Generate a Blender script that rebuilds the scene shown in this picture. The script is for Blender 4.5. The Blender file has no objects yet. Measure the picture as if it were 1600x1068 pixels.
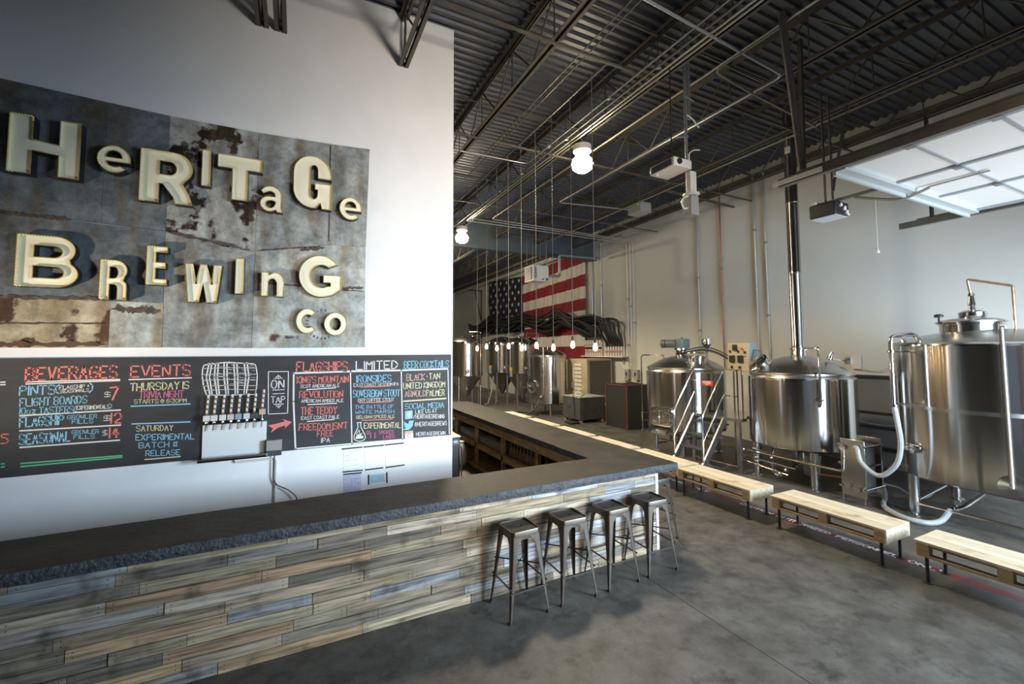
import bpy, math, random
from mathutils import Vector, Matrix
from mathutils.geometry import tessellate_polygon
R=math.radians; PI=math.pi
sc=bpy.context.scene; COL=sc.collection
# ---------------- camera, light, exposure ----------------
cd=bpy.data.cameras.new('camera'); cam=bpy.data.objects.new('camera',cd); COL.objects.link(cam); sc.camera=cam
cd.sensor_fit='HORIZONTAL'; cd.sensor_width=36; cd.lens=36*678.5/1600
cd.shift_x=-(802-800)/1600; cd.shift_y=-(534-505.8)/1600
cd.clip_start=.05; cd.clip_end=200
cam.matrix_world=Matrix.Translation((0,0,2.45)) @ Matrix.Rotation(R(-26.557),4,'Z') @ Matrix.Rotation(R(90+3.386),4,'X') @ Matrix.Rotation(R(-.25),4,'Z')
sc.view_settings.view_transform='Standard'; sc.view_settings.look='None'; sc.view_settings.gamma=1
sc.view_settings.use_curve_mapping=False; sc.view_settings.exposure=0.0
w=bpy.data.worlds.new('world'); sc.world=w; w.use_nodes=True
bg=w.node_tree.nodes['Background']; bg.inputs[0].default_value=(.62,.74,1,1); bg.inputs[1].default_value=.25
def area(name,loc,rot,sx,sy,power,col,spread=180):
    l=bpy.data.lights.new(name,'AREA'); l.shape='RECTANGLE'; l.size=sx; l.size_y=sy; l.energy=power; l.color=col
    l.spread=R(spread)
    o=bpy.data.objects.new(name,l); COL.objects.link(o); o.location=loc; o.rotation_euler=rot; return o
# daylight through the shop front behind the camera and the open overhead door, plus added fill lights
def aim(o,p): o.rotation_euler=(Vector(p)-o.location).to_track_quat('-Z','Y').to_euler()
aim(area('daylight_shopfront',(2.9,-1.95,1.75),(0,0,0),1.5,.9,26,(1,.91,.82),52),(2.3,6,1.5))
aim(area('daylight_overhead_door',(7.3,-2.0,2.3),(0,0,0),3.4,2.0,300,(.70,.86,1),84),(9.9,6,1.3))
aim(area('high_blue_fill',(2.6,-2.0,4.3),(0,0,0),4.0,1.6,16,(.58,.78,1),180),(1.6,6,2.5))  # added blue fill; the front wall has no glazing up here
aim(area('daylight_door_sky',(6.9,-2.0,2.3),(0,0,0),2.4,2.2,205,(.60,.80,1),64),(2.0,4.6,.6))
aim(area('upper_wall_fill',(3.6,-1.95,3.7),(0,0,0),1.4,.6,44,(1,.90,.78),50),(2.3,6,5.1))  # added fill for the upper bar wall; no transom window exists
aim(area('daylight_ground_bounce',(7.6,-1.95,.5),(0,0,0),3.4,.8,62,(.93,.96,1),90),(7.6,1.6,4.5))
aim(area('low_left_fill',(-5.6,2.6,.9),(0,0,0),.3,.4,15,(1,.87,.68),36),(-1.5,6,2.85))  # added low lamp that throws the second-row letter shadows; no door there

# ---------------- helpers ----------------
def hexc(h):
    v=[int(h[i:i+2],16)/255 for i in (0,2,4)]
    return tuple(x/12.92 if x<=.04045 else ((x+.055)/1.055)**2.4 for x in v)
def mat(name,col,rough=.5,metal=0,col2=None,scale=6,stretch=(1,1,1),bump=0,contrast=(.35,.65),detail=5,spec=.5,emit=None,trans=0,col3=None,scale3=1.2,con3=(.5,.62),rough2=None,bscale=None,nrough=.55,aniso=0):
    m=bpy.data.materials.new(name); m.use_nodes=True; nt=m.node_tree; n=nt.nodes; lk=nt.links
    b=n['Principled BSDF']; 
    if isinstance(col,str): col=hexc(col)
    b.inputs['Base Color'].default_value=(*col,1); b.inputs['Roughness'].default_value=rough; b.inputs['Metallic'].default_value=metal
    b.inputs['Specular IOR Level'].default_value=spec
    if trans: b.inputs['Transmission Weight'].default_value=trans; b.inputs['IOR'].default_value=1.45
    if aniso:
        b.inputs['Anisotropic'].default_value=aniso; b.inputs['Anisotropic Rotation'].default_value=.25; tg=n.new('ShaderNodeTangent'); tg.direction_type='RADIAL'; tg.axis='Z'; lk.new(tg.outputs[0],b.inputs['Tangent'])
    if emit: b.inputs['Emission Color'].default_value=(*emit[0],1); b.inputs['Emission Strength'].default_value=emit[1]
    if col2 is not None or bump or rough2 is not None:
        tc=n.new('ShaderNodeTexCoord'); mp=n.new('ShaderNodeMapping'); mp.inputs['Scale'].default_value=stretch
        lk.new(tc.outputs['Object'],mp.inputs[0])
        nz=n.new('ShaderNodeTexNoise'); nz.inputs['Scale'].default_value=scale; nz.inputs['Detail'].default_value=detail; nz.inputs['Roughness'].default_value=nrough; lk.new(mp.outputs[0],nz.inputs['Vector'])
        rp=n.new('ShaderNodeValToRGB'); rp.color_ramp.elements[0].position=contrast[0]; rp.color_ramp.elements[1].position=contrast[1]
        lk.new(nz.outputs[0],rp.inputs[0])
        if col2 is not None:
            if isinstance(col2,str): col2=hexc(col2)
            rp.color_ramp.elements[0].color=(*col,1); rp.color_ramp.elements[1].color=(*col2,1); out=rp.outputs[0]
            if col3 is not None:
                if isinstance(col3,str): col3=hexc(col3)
                n3=n.new('ShaderNodeTexNoise'); n3.inputs['Scale'].default_value=scale3; n3.inputs['Detail'].default_value=9; n3.inputs['Roughness'].default_value=max(.55,nrough); lk.new(mp.outputs[0],n3.inputs['Vector'])
                r3=n.new('ShaderNodeValToRGB'); r3.color_ramp.elements[0].position=con3[0]; r3.color_ramp.elements[1].position=con3[1]; lk.new(n3.outputs[0],r3.inputs[0])
                mx=n.new('ShaderNodeMix'); mx.data_type='RGBA'; lk.new(r3.outputs[0],mx.inputs['Factor']); lk.new(out,mx.inputs['A']); mx.inputs['B'].default_value=(*col3,1); out=mx.outputs['Result']
            lk.new(out,b.inputs['Base Color'])
        if rough2 is not None:
            mr=n.new('ShaderNodeMapRange'); mr.inputs['To Min'].default_value=rough; mr.inputs['To Max'].default_value=rough2; lk.new(rp.outputs[0] if col2 is None else nz.outputs[0],mr.inputs['Value']); lk.new(mr.outputs[0],b.inputs['Roughness'])
        if bump:
            bn=n.new('ShaderNodeBump'); bn.inputs['Strength'].default_value=bump; bn.inputs['Distance'].default_value=.02
            src=nz
            if bscale:
                src=n.new('ShaderNodeTexNoise'); src.inputs['Scale'].default_value=bscale; src.inputs['Detail'].default_value=6; lk.new(mp.outputs[0],src.inputs['Vector'])
            lk.new(src.outputs[0],bn.inputs['Height']); lk.new(bn.outputs[0],b.inputs['Normal'])
    return m
def tone_mat(name,rough=.75,grain=(1.2,30,30),amt=.55,spotcol='2a2018'):
    """wood whose board colour is a mesh attribute, with grain and stains from noise"""
    m=bpy.data.materials.new(name); m.use_nodes=True; nt=m.node_tree; n=nt.nodes; lk=nt.links; b=n['Principled BSDF']; b.inputs['Roughness'].default_value=rough; b.inputs['Specular IOR Level'].default_value=.25
    at=n.new('ShaderNodeAttribute'); at.attribute_name='tone'
    tc=n.new('ShaderNodeTexCoord'); mp=n.new('ShaderNodeMapping'); mp.inputs['Scale'].default_value=grain; lk.new(tc.outputs['Object'],mp.inputs[0])
    nz=n.new('ShaderNodeTexNoise'); nz.inputs['Scale'].default_value=2.2; nz.inputs['Detail'].default_value=7; lk.new(mp.outputs[0],nz.inputs['Vector'])
    r1=n.new('ShaderNodeMapRange'); r1.inputs['From Min'].default_value=.3; r1.inputs['From Max'].default_value=.7; r1.inputs['To Min'].default_value=1-amt; r1.inputs['To Max'].default_value=1+amt*.45; lk.new(nz.outputs[0],r1.inputs['Value'])
    mu=n.new('ShaderNodeMix'); mu.data_type='RGBA'; mu.blend_type='MULTIPLY'; mu.inputs['Factor'].default_value=1; lk.new(at.outputs['Color'],mu.inputs['A']); lk.new(r1.outputs[0],mu.inputs["B"])
    n2=n.new('ShaderNodeTexNoise'); n2.inputs['Scale'].default_value=4.5; n2.inputs['Detail'].default_value=5; lk.new(tc.outputs['Object'],n2.inputs['Vector'])
    r2=n.new('ShaderNodeMapRange'); r2.inputs['From Min'].default_value=.56; r2.inputs['From Max'].default_value=.72; r2.inputs['To Max'].default_value=.65; lk.new(n2.outputs[0],r2.inputs['Value'])
    mx=n.new('ShaderNodeMix'); mx.data_type='RGBA'; lk.new(r2.outputs[0],mx.inputs['Factor']); lk.new(mu.outputs['Result'],mx.inputs['A']); mx.inputs['B'].default_value=(*hexc(spotcol),1)
    lk.new(mx.outputs['Result'],b.inputs['Base Color'])
    bn=n.new('ShaderNodeBump'); bn.inputs['Strength'].default_value=.35; bn.inputs['Distance'].default_value=.006; lk.new(nz.outputs[0],bn.inputs['Height']); lk.new(bn.outputs[0],b.inputs['Normal'])
    return m
class MB:
    def __init__(s): s.v=[]; s.f=[]; s.m=[]; s.t=[]; s.sm=[]; s.cm=0; s.ct=(1,1,1); s.cs=False
    def face(s,idx): s.f.append(idx); s.m.append(s.cm); s.t.append(s.ct); s.sm.append(s.cs)
    def add(s,vs,fs,smooth=False):
        o=len(s.v); s.v+= [tuple(p) for p in vs]; s.cs=smooth
        for f in fs: s.face([i+o for i in f])
        return s
    def box(s,x0,x1,y0,y1,z0,z1,M=None):
        vs=[Vector((x,y,z)) for z in (z0,z1) for y in (y0,y1) for x in (x0,x1)]
        if M: vs=[M@p for p in vs]
        return s.add(vs,[(0,2,3,1),(4,5,7,6),(0,1,5,4),(2,6,7,3),(0,4,6,2),(1,3,7,5)])
    def bar(s,a,b,w,h,up=(0,0,1)):
        a=Vector(a); b=Vector(b); d=(b-a); L=d.length; d.normalize(); u=Vector(up)
        if abs(d.dot(u))>.99: u=Vector((0,1,0))
        x=d.cross(u).normalized(); u=x.cross(d)
        vs=[p+x*i*w/2+u*j*h/2 for p in (a,b) for (i,j) in ((-1,-1),(1,-1),(1,1),(-1,1))]
        return s.add(vs,[(3,2,1,0),(4,5,6,7),(0,1,5,4),(1,2,6,5),(2,3,7,6),(3,0,4,7)])
    def tube(s,pts,r,n=10,closed=False,round_=0):
        P=[Vector(p) for p in pts]
        if round_:
            Q=[P[0]]
            for i in range(1,len(P)-1):
                a,b,c=P[i-1],P[i],P[i+1]; k=min(round_,(a-b).length*.45,(c-b).length*.45)
                p=b+(a-b).normalized()*k; q=b+(c-b).normalized()*k
                for t in (0,.25,.5,.75,1): Q.append(p*(1-t)**2+b*2*t*(1-t)+q*t*t)
            Q.append(P[-1]); P=Q
        rr=r if isinstance(r,(list,tuple)) else [r]*len(P)
        vs=[]; N=len(P); ref=None
        for i,p in enumerate(P):
            if closed: d=P[(i+1)%N]-P[i-1]
            else: d=P[min(i+1,N-1)]-P[max(i-1,0)]
            d.normalize()
            if ref is None:
                ref=Vector((0,0,1)) if abs(d.z)<.9 else Vector((1,0,0))
            x=d.cross(ref); 
            if x.length<1e-5: x=d.cross(Vector((0,1,0)))
            x.normalize(); y=x.cross(d).normalized(); ref=y
            for k in range(n):
                a=2*PI*k/n; vs.append(p+x*math.cos(a)*rr[i]+y*math.sin(a)*rr[i])
        fs=[]
        for i in range(N if closed else N-1):
            j=(i+1)%N
            for k in range(n):
                l=(k+1)%n; fs.append((i*n+k,i*n+l,j*n+l,j*n+k))
        s.add(vs,fs,True)
        if not closed:
            s.add([vs[k] for k in range(n)],[tuple(range(n))]); s.add([vs[(N-1)*n+k] for k in range(n)],[tuple(reversed(range(n)))])
        return s
    def cyl(s,a,b,r,n=16): return s.tube([a,b],r,n)
    def lathe(s,prof,c=(0,0,0),n=32,axis=None,smooth=True,a0=0,a1=2*PI,cap=True):
        c=Vector(c); q=Vector(axis).normalized().to_track_quat('Z','Y') if axis else None
        full=abs(a1-a0-2*PI)<1e-6; cnt=n if full else n+1; vs=[]
        for (r,z) in prof:
            for k in range(cnt):
                a=a0+(a1-a0)*k/n; p=Vector((r*math.cos(a),r*math.sin(a),z)); vs.append((q@p if q else p)+c)
        fs=[]
        for i in range(len(prof)-1):
            for k in range(n):
                l=(k+1)%cnt; fs.append((i*cnt+k,i*cnt+l,(i+1)*cnt+l,(i+1)*cnt+k))
        s.add(vs,fs,smooth)
        if cap and full:
            if prof[0][0]>1e-4: s.add(vs[:cnt],[tuple(reversed(range(cnt)))])
            if prof[-1][0]>1e-4: s.add(vs[-cnt:],[tuple(range(cnt))])
        return s
    def sphere(s,c,r,n=14,sz=1):
        return s.lathe([(max(r*math.sin(PI*i/8),0.0001),-r*sz*math.cos(PI*i/8)) for i in range(9)],c,n)
    def poly(s,loops,f,y0,y1,sides=True):
        """prism from 2D loops; f maps (u,v,depth) to 3D; faces at depth y1 (front) and y0"""
        tri=tessellate_polygon([[Vector((p[0],p[1],0)) for p in l] for l in loops]); flat=[p for l in loops for p in l]; N=len(flat)
        vs=[f(p[0],p[1],y1) for p in flat]; fs=[tuple(t) for t in tri]
        s.add(vs,fs)
        if sides:
            s.add([f(p[0],p[1],y0) for p in flat],[tuple(reversed(t)) for t in tri])
            for l in loops:
                n=len(l); vv=[f(p[0],p[1],y0) for p in l]+[f(p[0],p[1],y1) for p in l]
                s.add(vv,[(i,(i+1)%n,n+(i+1)%n,n+i) for i in range(n)])
        return s
    def wall(s,loop,f,y0,y1):
        n=len(loop); vv=[f(p[0],p[1],y0) for p in loop]+[f(p[0],p[1],y1) for p in loop]
        return s.add(vv,[(i,(i+1)%n,n+(i+1)%n,n+i) for i in range(n)])
    def build(s,name,mats,parent=None,label=None,bevel=0,kind=None):
        me=bpy.data.meshes.new(name); o=bpy.data.objects.new(name,me)
        off=Vector((0,0,0))
        if parent is not None:
            r=parent
            while r.parent is not None: r=r.parent
            off=r.location
        me.from_pydata([tuple(Vector(p)-off) for p in s.v],[],s.f)
        if not isinstance(mats,(list,tuple)): mats=[mats]
        for m in mats: me.materials.append(m)
        me.polygons.foreach_set('material_index',s.m); me.polygons.foreach_set('use_smooth',s.sm)
        if any(t!=(1,1,1) for t in s.t):
            a=me.attributes.new('tone','FLOAT_COLOR','FACE')
            a.data.foreach_set('color',[c for t in s.t for c in (*t,1)])
        me.update(); me.set_sharp_from_angle(angle=R(32)); COL.objects.link(o)
        if parent is not None: o.parent=parent
        if label: o['label']=label
        if kind: o['kind']=kind
        if bevel:
            bv=o.modifiers.new('bevel','BEVEL'); bv.width=bevel; bv.segments=2; bv.limit_method='ANGLE'; bv.angle_limit=R(40)
        return o
def thing(name,label,cat,loc=(0,0,0),group=None):
    o=bpy.data.objects.new(name,None); COL.objects.link(o); o.location=loc; o.empty_display_size=.1
    o['label']=label; o['category']=cat
    if group: o['group']=group
    return o
def tag(o,label,cat,group=None):
    o['label']=label; o['category']=cat
    if group: o['group']=group
    return o
def struct(o): o['kind']='structure'; return o
def copy_tree(o,loc=None,rz=None,label=None,group=None,parent=None):
    kids=[c for c in COL.objects if c.parent==o]
    c=o.copy(); COL.objects.link(c)
    if parent is not None: c.parent=parent
    if loc is not None: c.location=loc
    if rz is not None: c.rotation_euler=(0,0,rz)
    if label: c['label']=label
    if group: c['group']=group
    for k in kids: copy_tree(k,parent=c)
    return c
rnd=random.Random(7)
def jit(c,a):
    k=1+rnd.uniform(-a,a); return tuple(max(0,min(1,x*k)) for x in c)

# ---------------- materials ----------------
M_white=mat('white_painted_wall',(.80,.79,.78),.7,col2=(.84,.83,.82),scale=2,bump=.04,bscale=60)
M_tan=mat('tan_painted_wall',(.58,.57,.535),.75,col2=(.61,.60,.56),scale=.7,bump=.05,bscale=40)
M_dim=mat('plain_plaster_wall',(.28,.27,.25),.8)
M_floor=mat('polished_concrete',(.046,.042,.037),.45,col2=(.115,.107,.095),scale=2.6,detail=14,contrast=(.36,.64),col3=(.030,.027,.023),scale3=3.2,con3=(.52,.68),bump=.12,bscale=25,rough2=.62,nrough=.72)
M_deck=mat('galvanised_roof_deck',(.075,.08,.095),.42,metal=.45,col2=(.095,.10,.115),scale=3)
M_joist=mat('brown_grey_joist_steel',(.10,.088,.072),.6,col2=(.07,.06,.05),scale=4)
M_girder=mat('blue_grey_girder',(.075,.095,.11),.55,col2=(.06,.075,.09),scale=2)
M_dark=mat('black_steel',(.018,.018,.02),.45)
M_black=mat('black_rubber',(.012,.012,.012),.6)
M_hose=mat('black_hose',(.02,.021,.018),.5)
M_steel=mat('brushed_stainless',(.56,.55,.53),.15,metal=1,bump=.16,scale=3.2,stretch=(1,1,.04),detail=3,rough2=.19,aniso=.9)
M_steel2=mat('satin_stainless',(.60,.59,.57),.26,metal=1)
M_chrome=mat('polished_steel',(.72,.71,.69),.12,metal=1)
M_galv=mat('galvanised_conduit',(.30,.32,.34),.45,metal=.6)
M_emt=mat('grey_conduit',(.20,.19,.165),.5,metal=.4)
M_wallpipe=mat('bright_wall_conduit',(.55,.54,.50),.35,metal=.7)
M_cord=mat('dark_lamp_cord',(.13,.125,.11),.6)
M_copper=mat('copper_pipe',(.58,.25,.14),.35,metal=.9,col2=(.42,.22,.15),scale=9)
M_gun=mat('gunmetal_sheet',(.15,.122,.098),.36,metal=.95,col2=(.085,.07,.058),scale=5,contrast=(.25,.75),rough2=.45)
M_gunseat=mat('dark_gunmetal_seat',(.03,.027,.025),.5,metal=.5,col2=(.02,.018,.017),scale=7)
M_pallet=tone_mat('new_pallet_wood',.7,(14,1.0,14),.22,'8a6a40')
M_plank=tone_mat('reclaimed_planks',.8,(1.3,20,24),.62)
M_shelfwood=mat('worn_shelf_wood',(.46,.31,.15),.7,col2=(.26,.16,.075),scale=3,stretch=(5,1,5),bump=.1)
M_slab=mat('dark_stained_bar_top',(.018,.0165,.015),.55,col2=(.042,.039,.036),scale=3.0,detail=12,contrast=(.36,.66),bump=.3,bscale=14,rough2=.65,spec=.22,nrough=.7,col3=(.30,.28,.26),scale3=34,con3=(.735,.755))
M_slabedge=mat('rough_slab_edge',(.032,.034,.038),.7,col2=(.07,.074,.082),scale=14,detail=8,bump=1,bscale=38)
M_board=mat('black_chalkboard',(.026,.026,.029),.62,col2=(.04,.04,.043),scale=2.5,detail=8,stretch=(1,1,3))
M_paper=mat('white_paper',(.82,.82,.84),.8)
M_cream=mat('cream_enamel',(.92,.86,.66),.38,col2=(.84,.77,.54),scale=5,detail=7,contrast=(.4,.8))
M_rim=mat('rusty_yellow_rim',(.55,.42,.10),.5,col2=(.32,.19,.05),scale=9)
M_bead=mat('brass_bulb_bead',(.95,.82,.42),.25)
M_bronze=mat('bronze_tap_band',(.34,.20,.08),.35,metal=.6)
M_offw=mat('off_white_plastic',(.72,.68,.64),.45)
M_grey=mat('grey_electrical_box',(.34,.33,.31),.5)
M_glass=mat('clear_glass',(.95,.97,.96),.04,trans=.93)
M_brownglass=mat('amber_glass',(.10,.05,.02),.06,spec=.8)
M_flagred=mat('flag_red',(.23,.012,.02),.8,col2=(.18,.008,.015),scale=1.5,stretch=(1,4,1))
M_flagwhite=mat('flag_white',(.62,.57,.50),.85,col2=(.52,.47,.41),scale=1.5,stretch=(1,4,1))
M_flagblue=mat('flag_blue',(.012,.014,.035),.85)
M_red=mat('red_sign',(.62,.05,.03),.5)
M_redtape=mat('red_floor_tape',(.20,.008,.02),.55)
M_whitetape=mat('white_tape_print',(.9,.9,.92),.6)
M_beige=mat('beige_steel',(.48,.41,.27),.5,col2=(.42,.36,.24),scale=3)
M_dgrey=mat('dark_grey_tank_steel',(.075,.078,.08),.5,col2=(.05,.052,.055),scale=4)
M_mesh=mat('dusty_coil_fins',(.16,.15,.14),.55,metal=.4,col2=(.10,.095,.09),scale=12,stretch=(8,8,1))
M_brownedge=mat('brown_wood_edging',(.12,.045,.025),.6)
M_blkpanel=mat('black_panel',(.022,.022,.024),.6)
M_hosegrey=mat('grey_braided_hose',(.36,.38,.40),.45,col2=(.28,.30,.32),scale=40)
M_teal=mat('teal_gearbox_paint',(.10,.15,.17),.45)
M_panelblue=mat('panel_blue_side',(.30,.38,.46),.5)
M_yel=mat('yellow_plastic',(.75,.45,.03),.4)
M_doorw=mat('white_door_panel',(.86,.87,.86),.55,emit=None)
M_doorrail=mat('grey_door_rail',(.34,.37,.39),.5)
M_emitlamp=mat('glowing_lamp',(1,.95,.8),.3,emit=((1,.86,.58),70))
M_emitbulb=mat('glowing_filament_bulb',(1,.8,.5),.2,emit=((1,.62,.25),14))
CH={'c':mat('coral_chalk',(.78,.21,.17),.9),'b':mat('blue_chalk',(.27,.55,.70),.9),'w':mat('white_chalk',(.78,.75,.70),.9),'y':mat('yellow_chalk',(.70,.64,.38),.9),'p':mat('pink_chalk',(.62,.16,.28),.9),'g':mat('green_chalk',(.12,.50,.25),.9),'n':mat('tan_chalk',(.62,.40,.30),.9)}
CHN={'c':'coral','b':'pale blue','w':'white','y':'pale yellow','p':'pink','g':'green','n':'tan'}
def zinc(name,a,b,rust,lo,hi,rcol='2e1a10',stain='6b5a42'):
    """sheet zinc: mottled grey, streaks of brown stain, patches of rust or peeled paint"""
    m=mat(name,a,.5,metal=.05,col2=b,scale=2.6,detail=10,contrast=(.36,.64),col3=rcol,scale3=rust,con3=(lo,hi),bump=.2,bscale=9,rough2=.65)
    nt=m.node_tree; n=nt.nodes; lk=nt.links; b_=n['Principled BSDF']; src=b_.inputs['Base Color'].links[0].from_socket
    mp=[q for q in n if q.type=='MAPPING'][0]; m2=n.new('ShaderNodeMapping'); m2.inputs['Scale'].default_value=(2.4,2.4,.55); m2.inputs['Location'].default_value=(rust*3.1,0,rust*1.7); tc=[q for q in n if q.type=='TEX_COORD'][0]; lk.new(tc.outputs['Object'],m2.inputs[0])
    nz=n.new('ShaderNodeTexNoise'); nz.inputs['Scale'].default_value=2.0; nz.inputs['Detail'].default_value=9; lk.new(m2.outputs[0],nz.inputs['Vector'])
    r=n.new('ShaderNodeMapRange'); r.inputs['From Min'].default_value=.46; r.inputs['From Max'].default_value=.66; r.inputs['To Max'].default_value=.7; lk.new(nz.outputs[0],r.inputs['Value'])
    mx=n.new('ShaderNodeMix'); mx.data_type='RGBA'; lk.new(r.outputs[0],mx.inputs['Factor']); lk.new(src,mx.inputs['A']); mx.inputs['B'].default_value=(*hexc(stain),1); n4=n.new('ShaderNodeTexNoise'); n4.inputs['Scale'].default_value=5.5; n4.inputs['Detail'].default_value=12; n4.inputs['Roughness'].default_value=.78; lk.new(tc.outputs['Object'],n4.inputs['Vector'])
    r4=n.new('ShaderNodeMapRange'); r4.inputs['From Min'].default_value=.34; r4.inputs['From Max'].default_value=.62; r4.inputs['To Min'].default_value=.42; r4.inputs['To Max'].default_value=1.25; lk.new(n4.outputs[0],r4.inputs['Value'])
    m4=n.new('ShaderNodeMix'); m4.data_type='RGBA'; m4.blend_type='MULTIPLY'; m4.inputs['Factor'].default_value=1; lk.new(mx.outputs['Result'],m4.inputs['A']); lk.new(r4.outputs[0],m4.inputs['B'])
    lk.new(m4.outputs['Result'],b_.inputs['Base Color'])
    return m
M_zinc=[zinc('weathered_zinc','878b8a','abada8',1.9,.64,.72),zinc('dark_zinc','5d6468','80868a',1.7,.66,.74,'3a2a1c'),zinc('peeling_zinc','a3a29b','bdbcb6',3.4,.53,.57,'2c170e'),zinc('pale_zinc','9ca19c','bfc1ba',2.3,.66,.72,'5a4028','8a7450'),zinc('rusted_cream_tin','9a8a70','b5a78c',3.3,.53,.57,'40230f','6e4c2c')]

# single-stroke capitals on a 6 x 8 grid, for chalk, tape and print
GL={'A':'00 38 60|13 53','B':'00 08 48 67 65 44 04|44 63 61 40 00','C':'67 48 28 06 02 20 40 61','D':'00 08 38 65 63 30 00','E':'68 08 00 60|04 44','F':'68 08 00|04 44','G':'67 48 28 06 02 20 40 62 64 34','H':'00 08|60 68|04 64','I':'00 08','J':'68 62 40 20 02','K':'00 08|68 04 60','L':'08 00 60','M':'00 08 34 68 60','N':'00 08 60 68','O':'28 06 02 20 40 62 66 48 28','P':'00 08 48 67 65 44 04','Q':'28 06 02 20 40 62 66 48 28|42 60','R':'00 08 48 67 65 44 04|34 60','S':'67 48 18 07 05 14 44 63 61 50 10 01','T':'08 68|38 30','U':'08 02 20 40 62 68','V':'08 30 68','W':'08 10 34 50 68','X':'08 60|00 68','Y':'08 34 68|34 30','Z':'08 68 00 60','0':'28 06 02 20 40 62 66 48 28','1':'00 08','2':'06 28 48 66 64 00 60','3':'08 68 34 54 62 50 10 01','4':'40 48 03 63','5':'68 08 05 45 63 61 40 00','6':'58 28 05 02 20 40 62 63 45 04','7':'08 68 20','8':'44 17 28 48 57 44 14 02 10 50 62 44','9':'20 50 63 66 48 28 06 04 64','$':'67 48 18 07 05 14 44 63 61 50 10 01|39 30','#':'10 28|40 58|02 62|06 66','@':'42 24 26 47 56 53 62 66 48 28 06 02 20 50','/':'00 68','(':'28 06 02 20','&':'14 54|32 37','+':'14 54|32 37',"'":'08 06',':':'02 03|06 07','o':'25 03 02 20 40 62 63 45 25','z':'05 65 00 60','.':'00 10','-':'14 54',')':'08 26 22 00'}
def glyph_adv(ch): return 3.2 if ch==' ' else (2.2 if ch in "I1':." else (4.4 if ch in '()' else 8.2))
def strokes(text):
    x=0; out=[]
    for ch in text:
        for s in GL.get(ch,'').split('|'):
            if s: out.append([(x+int(p[0]),int(p[1])) for p in s.split()])
        x+=glyph_adv(ch)
    return out,max(x-2.2,1)
def ribbon(mb,pts,wd,f):
    """flat stroke of width wd along 2D pts, f maps (u,v) to 3D"""
    for (a,b) in zip(pts[:-1],pts[1:]):
        a=Vector(a); b=Vector(b); d=b-a
        if d.length<1e-6: continue
        d.normalize(); n=Vector((-d.y,d.x))*wd/2; a=a-d*wd*.3; b=b+d*wd*.3
        mb.add([f(*(a-n)),f(*(b-n)),f(*(b+n)),f(*(a+n))],[(0,1,2,3)])
def write(mb,text,x0,z0,x1,z1,h,wd,f,jitter=.02):
    st,W=strokes(text); dx=Vector((x1-x0,z1-z0)); L=dx.length; 
    for s in st:
        q=[]
        for (u,v) in s:
            p=Vector((x0,z0))+dx*(u/W)+Vector((0,h*v/8)); q.append((p.x+rnd.uniform(-1,1)*h*jitter,p.y+rnd.uniform(-1,1)*h*jitter))
        ribbon(mb,q,wd,f)
LETTERS=[
('H',-2.549,-2.020,4.196,4.786),
('e',-1.892,-1.618,4.321,4.611),
('R',-1.545,-1.070,4.068,4.644),
('I',-1.002,-0.914,4.316,4.737),
('T',-0.853,-0.405,4.199,4.723),
('a',-0.422,-0.181,4.112,4.423),
('G',-0.075,0.364,4.220,4.886),
('e',0.456,0.731,4.130,4.422),
('B',-2.449,-1.991,3.085,3.600),
('R',-1.826,-1.606,2.988,3.402),
('E',-1.453,-1.273,3.161,3.584),
('W',-1.121,-0.772,2.990,3.422),
('I',-0.646,-0.558,3.106,3.522),
('n',-0.385,-0.146,3.092,3.387),
('G',0.011,0.509,3.111,3.634),
('C',-0.009,0.236,2.657,2.962),
('o',0.305,0.577,2.635,2.926),
]
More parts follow.
